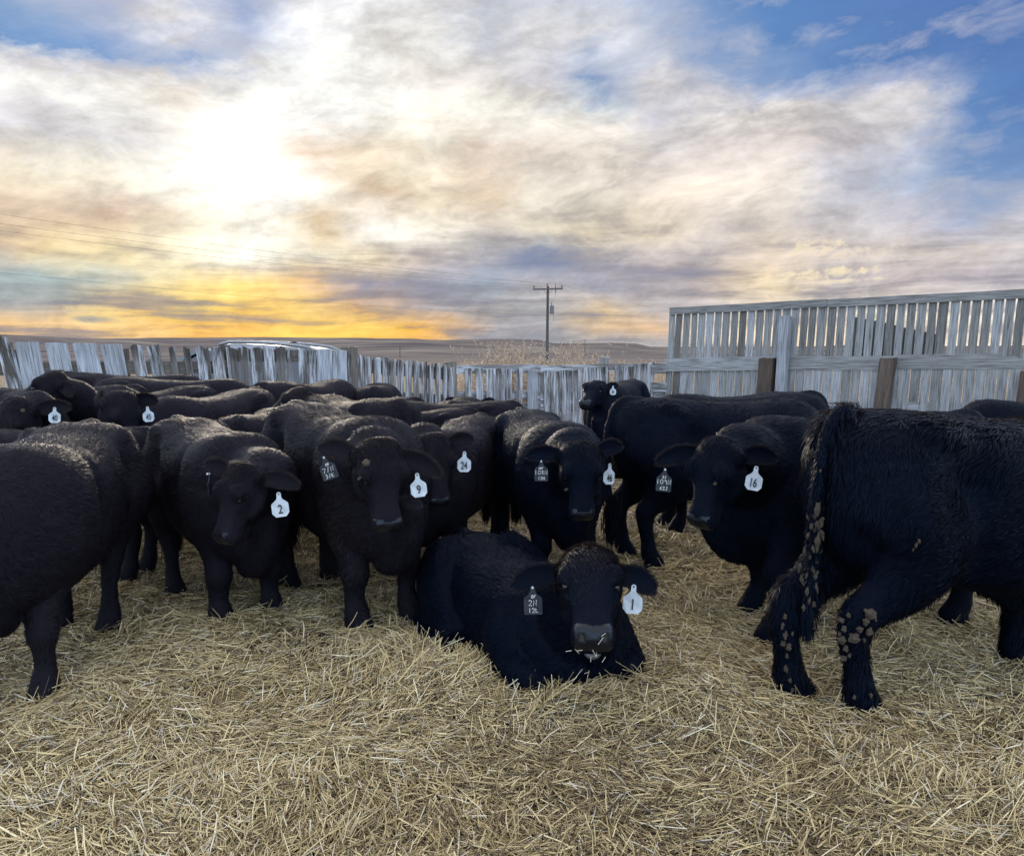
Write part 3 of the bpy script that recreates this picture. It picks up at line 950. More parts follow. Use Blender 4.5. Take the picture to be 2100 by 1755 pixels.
    # rest of the sky: out of view, its cloud brightened and tinted to light the yard
    back = h.n('ShaderNodeVectorMath', operation='SCALE'); h.l(sky.outputs[0], back.inputs[0]); back.inputs['Scale'].default_value = SKY_NISHITA
    cov = h.m('MULTIPLY', h.m('SUBTRACT', n2.outputs['Fac'], .48), 4.5, clamp=True)
    hi = h.m('DIVIDE', h.m('SUBTRACT', el, 14.0), 34.0, clamp=True)
    ccol = h.mix(hi, (1.9, 2.2, 3.0), (3.1, 2.65, 2.25))
    rest = h.mix(h.m('MULTIPLY_ADD', cov, .45, .35), back.outputs[0], ccol)
    fa = h.m('DIVIDE', h.m('SUBTRACT', 46.0, h.m('ABSOLUTE', az)), 10.0, clamp=True)
    fe = h.m('DIVIDE', h.m('SUBTRACT', 31.0, el), 8.0, clamp=True)
    final = h.mix(h.m('MULTIPLY', fa, fe), rest, front)
    h.l(final, bg.inputs['Color']); bg.inputs['Strength'].default_value = SKY_STRENGTH
    w.cycles.sampling_method = 'MANUAL'; w.cycles.sample_map_resolution = 512
    # the sun itself, soft behind cloud
    L = bpy.data.lights.new('sun', 'SUN'); L.energy = SUN_POWER; L.angle = R(SUN_ANGLE); L.color = (1.0, .86, .68)
    o = bpy.data.objects.new('sun', L); C.objects.link(o)
    o.rotation_euler = sd.to_track_quat('Z', 'Y').to_euler()
    o.location = (-20, 60, 14)


SKY_NISHITA = 0.8
SKY_STRENGTH = 1.0
SUN_POWER = 3.0
SUN_ANGLE = 10.0
SKY = [
 (0.2, [(240,195,135),(225,190,150),(235,195,140),(240,185,110),(245,180,90),(250,195,85),(250,195,90),(235,180,110),(165,165,170),(165,170,178),(175,170,168),(175,172,172),(200,190,180),(240,215,180),(240,218,188),(238,220,195),(236,220,200),(232,218,205)]),
 (1.2, [(245,200,140),(235,200,150),(245,205,140),(250,195,105),(250,196,105),(255,210,108),(255,210,108),(250,190,90),(168,166,172),(172,170,175),(208,182,150),(215,180,145),(200,192,182),(240,220,188),(240,222,195),(238,222,200),(236,222,204),(232,220,208)]),
 (2.5, [(165,165,165),(165,165,162),(240,205,135),(252,215,120),(250,205,110),(251,213,128),(215,175,130),(170,165,168),(178,172,168),(172,172,176),(212,188,155),(180,174,174),(200,192,188),(230,216,198),(232,220,204),(230,220,208),(228,220,210),(225,218,212)]),
 (4.2, [(165,180,185),(175,190,188),(200,198,180),(250,222,150),(252,215,130),(235,195,145),(160,155,165),(150,152,166),(150,160,175),(185,180,180),(160,160,172),(170,165,172),(195,182,175),(235,215,180),(190,182,185),(195,185,185),(190,182,188),(180,176,188)]),
 (6.0, [(215,190,165),(245,222,175),(250,232,185),(250,242,215),(254,250,235),(255,246,220),(240,222,190),(190,180,178),(165,168,182),(130,142,170),(165,165,178),(205,195,192),(195,188,188),(225,208,190),(212,202,196),(208,198,192),(210,200,195),(190,188,195)]),
 (8.0, [(222,200,175),(220,198,175),(205,180,160),(250,240,215),(253,250,238),(215,188,148),(254,252,245),(252,246,230),(215,205,195),(225,215,195),(238,224,195),(230,216,196),(215,205,198),(225,215,205),(200,196,200),(195,192,200),(160,175,205),(215,210,212)]),
 (10.5, [(240,225,200),(245,236,215),(250,243,225),(250,248,240),(255,255,255),(253,248,235),(225,200,170),(245,230,205),(225,205,180),(230,222,208),(236,228,214),(240,226,210),(238,226,212),(235,226,216),(200,202,214),(185,195,215),(125,155,198),(120,150,195)]),
 (13.0, [(215,214,218),(216,214,218),(225,222,222),(247,246,240),(255,255,253),(212,188,165),(240,226,204),(248,238,218),(225,208,192),(228,216,204),(232,222,210),(225,216,210),(222,212,208),(230,220,214),(212,206,208),(205,205,214),(105,142,194),(92,130,188)]),
 (15.5, [(240,238,232),(244,241,236),(247,245,238),(240,230,218),(247,246,240),(254,254,252),(250,249,243),(240,236,226),(244,240,230),(247,242,232),(244,238,230),(205,205,215),(235,230,226),(232,226,222),(215,212,214),(220,216,216),(100,138,192),(88,124,184)]),
 (16.7, [(225,225,230),(228,226,230),(224,222,228),(232,230,230),(246,245,240),(250,250,246),(250,249,243),(238,233,226),(241,238,228),(234,230,228),(195,205,215),(212,210,214),(205,205,215),(190,195,213),(165,178,206),(165,175,203),(95,132,188),(88,123,183)]),
 (18.0, [(118,155,205),(122,158,205),(130,162,207),(150,172,210),(200,205,220),(248,248,242),(249,248,242),(236,230,224),(238,232,226),(215,213,220),(130,155,195),(215,212,214),(150,170,205),(135,160,200),(100,138,192),(92,128,186),(90,126,184),(88,122,182)]),
 (20.5, [(120,155,200),(160,180,212),(178,188,214),(236,234,236),(160,175,210),(245,244,244),(248,247,243),(245,243,238),(205,208,215),(222,220,222),(222,222,226),(180,190,212),(125,155,200),(98,140,195),(95,132,190),(92,128,186),(88,124,182),(86,120,180)]),
 (25.0, [(110,148,198),(120,155,200),(130,160,205),(170,185,215),(150,170,205),(215,218,228),(225,226,232),(225,225,230),(190,198,215),(185,195,215),(170,185,212),(140,165,205),(108,145,198),(92,132,190),(90,128,186),(88,124,184),(84,118,178),(82,116,176)]),
]
make_world()
SC.view_settings.view_transform = 'Standard'
SC.view_settings.look = 'None'
SC.view_settings.exposure = 0.0
SC.view_settings.gamma = 1.0
SC.cycles.max_bounces = 6
SC.cycles.diffuse_bounces = 3
SC.cycles.glossy_bounces = 2
SC.cycles.transmission_bounces = 4
SC.cycles.use_denoising = True
SC.cycles.sample_clamp_indirect = 8

# ------------------------------------------------------------------ land
def el_of_px(y):
    return math.atan2((707 - y), F_PX)


SKYLINE = [(-900, 690), (-200, 688), (0, 689), (100, 692.5), (210, 697), (275, 696), (375, 695), (525, 692.5), (700, 694), (850, 694.5), (900, 697.5),
           (950, 696), (1062, 695), (1104, 696), (1119, 703.5), (1140, 704.5), (1230, 703.5), (1298, 705), (1306, 705.6), (1315, 711), (1400, 710.5), (2100, 708), (3000, 706)]


def straw_h(x, y):
    """Height of the trampled straw above the yard: soft heaps, and the nest the lying bull has made."""
    x = np.asarray(x, float); y = np.asarray(y, float)
    P = np.stack([x, y, np.zeros_like(x)], -1)
    h = .012 + .026 * vnoise(P, 3.1, 41) + .020 * vnoise(P, 7.0, 42) + .012 * vnoise(P, 15.0, 43)
    h = h + .06 * np.exp(-(((x + .30) / .34) ** 2 + ((y - 3.55) / .22) ** 2))
    h = h + .085 * np.exp(-(((x - .35) / .60) ** 2 + ((y - 3.24) / .15) ** 2))
    h = h + .05 * np.exp(-(((x - .85) / .22) ** 2 + ((y - 3.55) / .25) ** 2))
    h = h + .05 * np.exp(-(((x + .25) / .35) ** 2 + ((y - 2.05) / .22) ** 2)) + .045 * np.exp(-(((x - 1.0) / .4) ** 2 + ((y - 2.5) / .2) ** 2))
    k = np.clip((9.5 - y) / 3.0, 0, 1)
    return np.maximum(h, -.02) * k


def make_land():
    # one sheet, polar grid from the photographer's feet to the horizon
    radii = np.concatenate([np.linspace(.0, 9, 91)[1:], np.geomspace(9.3, 60, 40), np.geomspace(66, 9000, 70)])
    naz = 361
    azs = np.linspace(-math.pi, math.pi, naz)[:-1]
    rr, aa = np.meshgrid(radii, azs, indexing='ij')
    x = rr * np.sin(aa); y = rr * np.cos(aa)
    zy = gz(x, y) + straw_h(x, y) * .8 - .012
    # yard -> plain -> hills
    pxs = 1050 + 1609 * np.tan(np.clip(aa, -1.2, 1.2))
    sk = np.interp(pxs, [p[0] for p in SKYLINE], [p[1] for p in SKYLINE])
    behind = np.abs(aa) > 1.2
    sk = np.where(behind, 700, sk)
    elv = np.arctan((707 - sk) / F_PX)
    rc = 2600 + 500 * np.sin(aa * 3 + 1)
    crest = 1.6 + rc * np.tan(elv)
    P = np.stack([x / 420, y / 420, 0 * x], -1)
    rough = vnoise(P, 2.2, 51) * 8 + vnoise(P, 5.5, 52) * 5 + vnoise(P, 13.0, 53) * 2.4
    plain = -.16 - 7.0 * np.clip((rr - 25) / 700, 0, 1) ** 1.1
    P2 = np.stack([x / 60, y / 60, 0 * x], -1)
    plain = plain + vnoise(P2, 2.0, 54) * .5 * np.clip((rr - 40) / 120, 0, 1)
    t = np.clip((rr - 800) / (rc - 800), 0, 1)
    s = t * t * (3 - 2 * t)
    z = plain * (1 - s) + crest * s + rough * np.clip((rr - 500) / 600, 0, 1) * (1 - s ** 6)
    beyond = np.clip((rr - rc) / 2500, 0, 1)
    z = z - beyond * 60
    far = np.clip((rr - 18) / 14, 0, 1)
    z = np.where(rr < 18, zy, zy * (1 - far) + z * far)
    verts = np.stack([x, y, z], -1).reshape(-1, 3)
    nr, na = len(radii), naz - 1
    i, j = np.meshgrid(np.arange(nr - 1), np.arange(na), indexing='ij'); j2 = (j + 1) % na
    q = np.stack([i * na + j, (i + 1) * na + j, (i + 1) * na + j2, i * na + j2], -1).reshape(-1, 4)
    verts = np.vstack([verts, [[0, 0, float(np.mean(z[0]))]]])
    loops = q.ravel(); st = np.arange(len(q)) * 4
    tri = np.stack([np.full(na, len(verts) - 1), np.arange(na), (np.arange(na) + 1) % na], 1)
    st = np.concatenate([st, len(loops) + np.arange(na) * 3]); loops = np.concatenate([loops, tri.ravel()])
    me = np_mesh('ground', verts, loops, st, smooth=True)
    m, h, b, _ = mat('yard_and_prairie')
    tc = h.n('ShaderNodeTexCoord'); geo = h.n('ShaderNodeNewGeometry')
    sp = h.n('ShaderNodeSeparateXYZ'); h.l(geo.outputs['Position'], sp.inputs[0])
    ln = h.n('ShaderNodeVectorMath', operation='LENGTH'); h.l(geo.outputs['Position'], ln.inputs[0])
    d = ln.outputs['Value']
    # dung-dark litter between the straws
    a1 = h.noise(tc.outputs['Object'], 9, 8, .7); a2 = h.noise(tc.outputs['Object'], 60, 4, .7)
    yard = h.mix(a1.outputs['Fac'], (.030, .024, .018), (.13, .105, .072))
    yard = h.mix(h.m('MULTIPLY', a2.outputs['Fac'], .5), yard, (.20, .165, .11))
    # dry prairie grass with darker draws and pale benches running across the slopes
    mp = h.n('ShaderNodeMapping'); mp.inputs['Scale'].default_value = (.0042, .0085, .02); h.l(tc.outputs['Object'], mp.inputs[0])
    p1 = h.noise(mp.outputs[0], 1.0, 8, .62, .7); p2 = h.noise(tc.outputs['Object'], .05, 5, .6); p3 = h.noise(tc.outputs['Object'], .6, 5, .7)
    grass = h.ramp(p1.outputs['Fac'], [(.32, (.068, .060, .062)), (.46, (.105, .091, .086)), (.54, (.142, .121, .108)), (.66, (.20, .172, .145))])  # far slopes paled and greyed, distant haze put into the colour
    grass = h.mix(h.m('MULTIPLY', p2.outputs['Fac'], .20), grass, (.05, .042, .040))
    near_g = h.mix(p3.outputs['Fac'], (.15, .115, .075), (.36, .28, .18))
    grass = h.mix(h.m('DIVIDE', h.m('SUBTRACT', d, 25.0), 110.0, clamp=True), near_g, grass)
    col = h.mix(h.m('DIVIDE', h.m('SUBTRACT', d, 14.0), 6.0, clamp=True), yard, grass)
    h.l(col, b.inputs['Base Color']); b.inputs['Roughness'].default_value = 1.0; b.inputs['Specular IOR Level'].default_value = 0.0
    bp = h.n('ShaderNodeBump', i_Strength=.6, i_Distance=.03); h.l(a1.outputs['Fac'], bp.inputs['Height']); h.l(bp.outputs[0], b.inputs['Normal'])
    o = link('ground', me, None, m); tag(o, kind='structure')


make_land()


def prisms(P0, P1, w, bend, roll, tone, name, m, parent=None, r=.8):
    """Thin three sided straws with one bend."""
    n = len(P0)
    mid = (P0 + P1) / 2 + bend
    t = P1 - P0; t /= np.maximum(np.linalg.norm(t, axis=1, keepdims=True), 1e-9)
    ref = np.tile(np.array([0, 0, 1.0]), (n, 1)); ref[np.abs(t[:, 2]) > .9] = (1, 0, 0)
    u = np.cross(t, ref); u /= np.linalg.norm(u, axis=1, keepdims=True); v = np.cross(t, u)
    rings = []
    for c, k in ((P0, 1.0), (mid, 1.0), (P1, .75)):
        for i in range(3):
            a = roll + 2 * math.pi * i / 3
            rings.append(c + (u * np.cos(a)[:, None] + v * np.sin(a)[:, None] * r) * (w * k)[:, None])
    vv = np.stack(rings, 1)
    f = []
    for s_ in (0, 3):
        for i in range(3):
            i2 = (i + 1) % 3
            f.append([s_ + i, s_ + i2, s_ + 3 + i2, s_ + 3 + i])
    f = np.array(f)
    loops = ((np.arange(n) * 9)[:, None, None] + f[None]).reshape(-1)
    st = np.arange(n * 6) * 4
    me = np_mesh(name, vv.reshape(-1, 3), loops, st, smooth=False)
    add_attr(me, 'tone', np.repeat(tone, 9))
    return link(name, me, parent, m)


def straw_mat(name, stops, rough=.5, trans=.12):
    m, h, b, out = mat(name)
    at_ = h.n('ShaderNodeAttribute'); at_.attribute_name = 'tone'
    h.l(h.ramp(at_.outputs['Fac'], stops), b.inputs['Base Color'])
    b.inputs['Roughness'].default_value = rough; b.inputs['Specular IOR Level'].default_value = .45
    tr = h.n('ShaderNodeBsdfTranslucent'); h.l(h.ramp(at_.outputs['Fac'], stops), tr.inputs['Color'])
    mx = h.n('ShaderNodeMixShader'); mx.inputs[0].default_value = trans
    h.l(b.outputs[0], mx.inputs[1]); h.l(tr.outputs[0], mx.inputs[2]); h.l(mx.outputs[0], out.inputs[0])
    return m


def make_straw(N=325000):
    g = np.random.default_rng(3)
    d = np.exp(g.uniform(math.log(1.35), math.log(13.5), N))
    a = np.where(g.random(N) < .84, g.uniform(-R(39), R(39), N), g.uniform(-R(78), R(78), N))
    x = d * np.sin(a); y = d * np.cos(a)
    patch = vnoise(np.stack([x, y, 0 * x], -1), 1.3, 60)
    keep = (g.random(N) < np.clip(1.22 + .4 * patch - np.clip((d - 5.2) / 4.5, 0, .85), 0, 1))
    x, y, d, patch = x[keep], y[keep], d[keep], patch[keep]
    n = len(x)
    P = np.stack([x, y, 0 * x], -1)
    ang = vnoise(P, 1.6, 61) * 1.5 + vnoise(P, 4.2, 62) * .9 + g.normal(size=n) * .55
    wild = g.random(n) < .35
    ang = np.where(wild, g.uniform(0, math.pi, n), ang)
    # wads pulled from the bale: straws that lie together, humped up
    nw = 420
    wd_ = np.exp(g.uniform(math.log(1.6), math.log(7.5), nw)); wa = g.uniform(-R(38), R(38), nw)
    wx, wy, wang, wr, wh = wd_ * np.sin(wa), wd_ * np.cos(wa), g.uniform(0, math.pi, nw), g.uniform(.05, .16, nw), g.uniform(.01, .055, nw)
    inw = g.random(n) < .22; k = g.integers(0, nw, n)
    x = np.where(inw, wx[k] + g.normal(size=n) * wr[k], x); y = np.where(inw, wy[k] + g.normal(size=n) * wr[k] * .7, y)
    d = np.hypot(x, y); P = np.stack([x, y, 0 * x], -1)
    ang = np.where(inw, wang[k] + g.normal(size=n) * .38, ang)
    hump = np.where(inw, wh[k] * np.exp(-(((x - wx[k]) ** 2 + ((y - wy[k]) / .7) ** 2) / wr[k] ** 2)), 0)
    wtone = np.where(inw, (np.random.default_rng(9).random(nw) - .5)[k] * .30, 0)
    L = np.clip(g.lognormal(math.log(.085), .45, n), .03, .26)
    pitch = g.normal(size=n) * .16
    up = g.random(n) < .035
    pitch = np.where(up, g.uniform(.4, 1.2, n), pitch)
    L = np.where(up, np.minimum(L, .12), L)
    lay = g.random(n) ** 1.4 * .036 + hump * g.random(n)
    tufts = np.clip(vnoise(P, 5.0, 63) - .35, 0, 1)
    pitch = pitch + tufts * g.uniform(0, .9, n)
    dirv = np.stack([np.cos(ang) * np.cos(pitch), np.sin(ang) * np.cos(pitch), np.sin(pitch)], -1)
    base = gz(x, y) + straw_h(x, y) + lay
    C0 = np.stack([x, y, base], -1)
    half = dirv * (L / 2)[:, None]
    P0 = C0 - half; P1 = C0 + half
    lo = np.minimum(P0[:, 2], P1[:, 2]); lift = np.where(up | (tufts > .1), np.maximum(0, base - .012 - lo), 0)
    P0[:, 2] += lift; P1[:, 2] += lift
    # lie along the heaps
    for Q in (P0, P1):
        hq = gz(Q[:, 0], Q[:, 1]) + straw_h(Q[:, 0], Q[:, 1])
        Q[:, 2] += (hq - (base - lay)) * .9
    w = np.clip(g.normal(.0024, .0007, n), .0009, .0042)
    bend = g.normal(size=(n, 3)) * (L * .035)[:, None]
    tone = np.clip(.50 + .23 * g.normal(size=n) + .13 * vnoise(P, 2.3, 64), 0, 1)
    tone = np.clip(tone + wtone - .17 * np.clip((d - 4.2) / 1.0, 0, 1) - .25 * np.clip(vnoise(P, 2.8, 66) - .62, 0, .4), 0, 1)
    tone = np.where(g.random(n) < .05, g.uniform(.88, 1, n), tone)
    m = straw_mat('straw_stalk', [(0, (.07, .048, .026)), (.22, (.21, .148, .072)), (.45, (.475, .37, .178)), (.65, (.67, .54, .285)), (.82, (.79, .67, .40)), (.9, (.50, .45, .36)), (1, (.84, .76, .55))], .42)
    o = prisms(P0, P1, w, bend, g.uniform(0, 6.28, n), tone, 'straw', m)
    tag(o, 'loose chopped straw bedding strewn over the yard', 'straw', kind='stuff')


make_straw()

# ------------------------------------------------------------------ fences
def wood_mat(name, c0, c1, c2, dark=.5, scale=1.0, paint=None):
    """Weathered boards: grain streaks run down the board, each board has its own tone."""
    m, h, b, _ = mat(name)
    geo = h.n('ShaderNodeNewGeometry'); tc = h.n('ShaderNodeTexCoord')
    at_ = h.n('ShaderNodeAttribute'); at_.attribute_name = 'tone'
    gr = h.n('ShaderNodeAttribute'); gr.attribute_name = 'grain'          # (across, along, thickness) in metres
    gv = gr.outputs['Vector']
    mp = h.n('ShaderNodeMapping'); mp.inputs['Scale'].default_value = (60 * scale, 2.4 * scale, 20); h.l(gv, mp.inputs[0])
    n1 = h.noise(mp.outputs[0], 1.0, 6, .68, .4)
    mp2 = h.n('ShaderNodeMapping'); mp2.inputs['Scale'].default_value = (9, 1.1, 4); h.l(gv, mp2.inputs[0])
    n2 = h.noise(mp2.outputs[0], 1.0, 5, .6, .5)
    n3 = h.noise(gv, 14, 3, .5)
    base = h.ramp(at_.outputs['Fac'], [(0, c0), (.5, c1), (1, c2)])
    streak = h.ramp(n1.outputs['Fac'], [(.30, (.22, .20, .19)), (.46, (.72, .71, .70)), (.64, (1.15, 1.15, 1.15))])
    col = h.mix(1.0, base, streak, 'MULTIPLY')
    if paint:
        mask = h.m('MULTIPLY', h.m('SUBTRACT', n2.outputs['Fac'], paint[1]), 7.0, clamp=True)
        mask = h.m('MULTIPLY', mask, h.m('MULTIPLY', h.m('SUBTRACT', n1.outputs['Fac'], .38), 6.0, clamp=True))
        col = h.mix(mask, col, paint[0])
    knots = h.n('ShaderNodeTexVoronoi'); mp3 = h.n('ShaderNodeMapping'); mp3.inputs['Scale'].default_value = (6.5, 2.6, 3); h.l(gv, mp3.inputs[0]); h.l(mp3.outputs[0], knots.inputs['Vector'])
    kn = h.m('MULTIPLY', h.m('SUBTRACT', .13, knots.outputs['Distance']), 12.0, clamp=True)
    col = h.mix(h.m('MULTIPLY', kn, .7), col, (.06, .05, .045))
    col = h.mix(h.m('MULTIPLY', h.m('SUBTRACT', .42, n2.outputs['Fac']), 2.2 * dark, clamp=True), col, (.075, .066, .060))
    h.l(col, b.inputs['Base Color']); b.inputs['Roughness'].default_value = .86; b.inputs['Specular IOR Level'].default_value = .2
    bp = h.n('ShaderNodeBump', i_Strength=.55, i_Distance=.004); h.l(n1.outputs['Fac'], bp.inputs['Height']); h.l(bp.outputs[0], b.inputs['Normal'])
    return m


class Planks:
    """Boards with a grain coordinate, gathered into one mesh."""
    def __init__(s, seed=0): s.v = []; s.f = []; s.tone = []; s.grain = []; s.g = np.random.default_rng(1000 + int(seed)); s.endwear = 0.0
    def plank(s, a, b, wdir, w, th, tdir, w2=None, tone=None, rag=.0, nseg=4, warp=.004):
        """a -> b is the length, wdir across, tdir through the thickness."""
        a = np.array(a, float); b = np.array(b, float); wdir = nrm(wdir); tdir = nrm(tdir)
        w2 = w if w2 is None else w2
        tone = s.g.random() if tone is None else tone
        off = s.g.uniform(0, 50, 3); L = np.linalg.norm(b - a)
        base = len(s.v); k = 5
        bow = s.g.normal() * warp; bow2 = s.g.normal() * warp
        for i in range(nseg + 1):
            t = i / nseg
            c = a + (b - a) * t + tdir * bow * math.sin(math.pi * t) * 2 + wdir * bow2 * math.sin(math.pi * t)
            ww = w + (w2 - w) * t
            for sgn in (1, -1):
                for j in range(k):
                    q = j / (k - 1) - .5
                    e = 0
                    if i == nseg: e = s.g.normal() * rag
                    chip = .0015 * s.g.normal() if abs(q) == .5 else 0
                    s.v.append(tuple(c + wdir * (q * ww + chip) + tdir * sgn * th / 2 + nrm(b - a) * e))
                    s.grain.append((off[0] + q * ww, off[1] + t * L, off[2] + sgn * th)); s.tone.append(tone - (s.endwear if i == nseg else 0))
        row = 2 * k
        for i in range(nseg):
            for j in range(k - 1):
                p = base + i * row + j
                s.f.append((p, p + 1, p + 1 + row, p + row))
                p = base + i * row + k + j
                s.f.append((p + 1, p, p + row, p + 1 + row))
            for j in (0, k - 1):
                p = base + i * row + j; q2 = p + k
                s.f.append((p, p + row, q2 + row, q2) if j == 0 else (p, q2, q2 + row, p + row))
        for i in (0, nseg):
            p = base + i * row
            for j in range(k - 1):
                s.f.append((p + j, p + j + 1, p + k + j + 1, p + k + j))
    def post(s, a, b, r, n=12, tone=None, r2=None):
        a = np.array(a, float); b = np.array(b, float); t = nrm(b - a); u = nrm(np.cross(t, (0, 1, .01))); v = np.cross(t, u)
        tone = s.g.random() if tone is None else tone; off = s.g.uniform(0, 50, 3); L = np.linalg.norm(b - a); base = len(s.v); m = 4
        ph = s.g.random(n) * .10 + .95
        for i in range(m + 1):
            for j in range(n):
                an = 2 * math.pi * j / n; rr = (r + ((r2 or r) - r) * i / m) * ph[j]
                top = s.g.normal() * .006 if i == m else 0
                s.v.append(tuple(a + (b - a) * i / m + (u * math.cos(an) + v * math.sin(an)) * rr + t * top))
                s.grain.append((off[0] + rr * math.sin(an) * 1.4, off[1] + L * i / m, off[2] + rr * math.cos(an))); s.tone.append(tone)
        for i in range(m):
            for j in range(n):
                j2 = (j + 1) % n
                s.f.append((base + i * n + j, base + i * n + j2, base + (i + 1) * n + j2, base + (i + 1) * n + j))
        s.f.append(tuple(base + m * n + j for j in range(n)))
    def build(s, name, m, parent=None):
        me = new_mesh(name, s.v, s.f)
        bm = bmesh.new(); bm.from_mesh(me); bmesh.ops.recalc_face_normals(bm, faces=bm.faces); bm.to_mesh(me); bm.free()
        add_attr(me, 'tone', np.array(s.tone))
        at_ = me.attributes.new('grain', 'FLOAT_VECTOR', 'POINT'); at_.data.foreach_set('vector', np.array(s.grain, np.float32).ravel())
        return link(name, me, parent, m)


W_GREY = wood_mat('weathered_grey', (.075, .068, .064), (.16, .152, .150), (.26, .258, .27), 1.0, paint=((.44, .455, .50), .45))
W_DARK = wood_mat('weathered_dark', (.10, .085, .075), (.15, .13, .115), (.22, .20, .18), .6)
W_PALE = wood_mat('weathered_pale', (.24, .25, .28), (.31, .33, .37), (.37, .395, .45), .45)
W_BREAK = wood_mat('windbreak_board', (.13, .13, .125), (.235, .24, .245), (.34, .355, .38), .7)
W_TIE = wood_mat('railway_tie', (.055, .04, .034), (.085, .064, .055), (.13, .10, .085), .5)


class Line:
    """Plan line of a fence: depth for any pixel column, from straight runs between corner posts."""
    def __init__(s, pts): s.p = pts
    def Y(s, px):
        for (x0, y0), (x1, y1) in zip(s.p[:-1], s.p[1:]):
            if px <= x1 or (x1, y1) == s.p[-1]:
                t = (px - x0) / (x1 - x0)
                return 1 / ((1 - t) / y0 + t / y1)
    def at(s, px, py): return np.array(at(px, py, s.Y(px)))


FL = Line([(-60, 9.5), (705, 10.9), (930, 13.0), (1110, 14.0), (1375, 15.3)])


def gnd(p): return float(gz(p[0], p[1]))


def upright(pl, line, x0, x1, ytop, lean=0.0, tone=None, setback=0.0, rag=.012, th=.024, ybot=None, top2=None):
    """A board whose top spans x0..x1 px at ytop, standing on the ground; lean = sideways metres per metre of height (top to the left is positive)."""
    A = line.at(x0, ytop); B = line.at(x1, ytop)
    wv = B - A; wv[2] = 0; w = np.linalg.norm(wv); wd = wv / w
    td = np.array([wd[1], -wd[0], 0]);
    if td[1] > 0: td = -td                         # towards the yard
    top = (A + B) / 2 - td * setback
    zb = gnd(top) - .05 if ybot is None else line.at((x0 + x1) / 2, ybot)[2]
    bot = top.copy(); bot[2] = zb; bot += wd * lean * (top[2] - zb)
    pl.endwear = .9 if rag > .006 else .2
    pl.plank(bot, top, wd, w, th, td, tone=tone, rag=rag, nseg=8)
    return top, wd, td


def make_left_fence():
    g = np.random.default_rng(11)
    root = empty('board_fence', tuple(np.array([*FL.at(330, 800)[:2], -.12])))
    inv = lambda o: setattr(o, 'location', tuple(-np.array(root.location)))
    parts = []
    pale = Planks(1); grey = Planks(2); endb = Planks(7); pale2 = Planks(8)
    upright(endb, FL, -12, 14, 692, .17, .1); upright(endb, FL, 4, 24, 704, .17, .0, .03)
    for x0, x1, yt in ((30, 79, 702), (92, 137, 703), (149, 197, 704), (206, 250, 706)):
        upright(pale, FL, x0, x1, yt, .135, g.random() * .6 + .4, rag=.004)
    for x0, x1, yt in [(-60, -20, 700)] + [(-66 - 52 * i, -24 - 52 * i, 699 - i * .6) for i in range(1, 9)]:
        upright(pale, FL, x0, x1, yt, .135, .5)
    y = 711
    for x0, x1, le in ((267, 292, .14), (301, 327, .12), (345, 358, .11), (375, 389, .09), (401, 427, .08), (432, 457, .07), (463, 484, .06), (488, 509, .06), (512, 537, .05), (540, 561, .05), (565, 585, .04), (588, 597, .03), (611, 630, .02), (632, 650, .02)):
        upright(grey, FL, x0, x1, 711 + 10 * (x0 / 650) ** 3 + g.normal() * 1.3 - 2, le, g.uniform(.05, .8), rag=.016)
    for x0, x1 in ((651, 681), (682, 711)):
        upright(pale2, FL, x0, x1, 716 + (x0 - 651) * .09, .0, .9, rag=.003)
    parts += [pale.build('pale_boards', W_PALE, root), pale2.build('pale_boards', W_PALE, root), endb.build('end_boards', W_GREY, root), grey.build('boards', W_GREY, root)]
    for ya, yb, wd in ((755, 751, .17), (808, 815, .17)):
        for xa, xb in ((-490, -64), (-60, 235), (240, 470), (474, 712)):
            r = Planks(20 + xa); t = lambda x: ya + (yb - ya) * x / 700
            up_ = -24 if (xa > 400 and ya < 780) else 0
            A = FL.at(xa, t(xa) + up_); B = FL.at(xb, t(xb) + up_ + (4 if up_ else 0)); d = nrm(B - A); td = np.array([d[1], -d[0], 0]); td = td if td[1] < 0 else -td
            r.plank(A - td * .045, B - td * .045, np.cross(d, td), wd, .045, td, tone=.5)
            parts.append(r.build('rail', W_DARK, root))
    for x, yt, rad in ((447, 709, .10), (235, 716, .10), (712, 712, .12), (20, 716, .1)):
        p = Planks(x); T = FL.at(x, yt); T = T + np.array([0, .16, 0]); B = T.copy(); B[2] = gnd(B) - .05
        p.post(B, T, rad); parts.append(p.build('post', W_DARK, root))
    for o in parts: inv(o)
    tag(root, 'weathered grey board fence with wide pale planks, hiding a parked car', 'fence')


def make_mid_fence():
    g = np.random.default_rng(12)
    root = empty('board_fence', tuple(np.array([*FL.at(820, 800)[:2], -.15]))); parts = []
    b = Planks(3)
    xs = [(713, 729), (730, 747), (748, 763), (766, 782), (784, 798), (800, 813), (815, 829), (832, 846), (848, 861), (863, 877), (879, 890), (892, 904), (908, 918), (920, 932)]
    for x0, x1 in xs:
        t = (x0 - 713) / 217
        upright(b, FL, x0, x1 - 2.2, 727 + 25 * t + g.normal() * 1.2, -.01 + g.normal() * .01, g.uniform(.1, .7), rag=.014)
    parts.append(b.build('boards', W_GREY, root))
    for ya, yb in ((746, 768), (812, 822)):
        r = Planks(31); A = FL.at(713, ya); B = FL.at(930, yb); d = nrm(B - A); td = np.array([d[1], -d[0], 0]); td = td if td[1] < 0 else -td
        r.plank(A - td * .045, B - td * .045, np.cross(d, td), .2, .045, td, tone=.5); parts.append(r.build('rail', W_DARK, root))
    p = Planks(33); T = FL.at(921, 742) + np.array([0, .18, 0]); B = T.copy(); B[2] = gnd(B) - .05; p.post(B, T, .115); parts.append(p.build('post', W_DARK, root))
    for o in parts: o.location = tuple(-np.array(root.location))
    tag(root, 'narrow weathered boards of the sloping fence run, between pale planks and round post', 'fence')


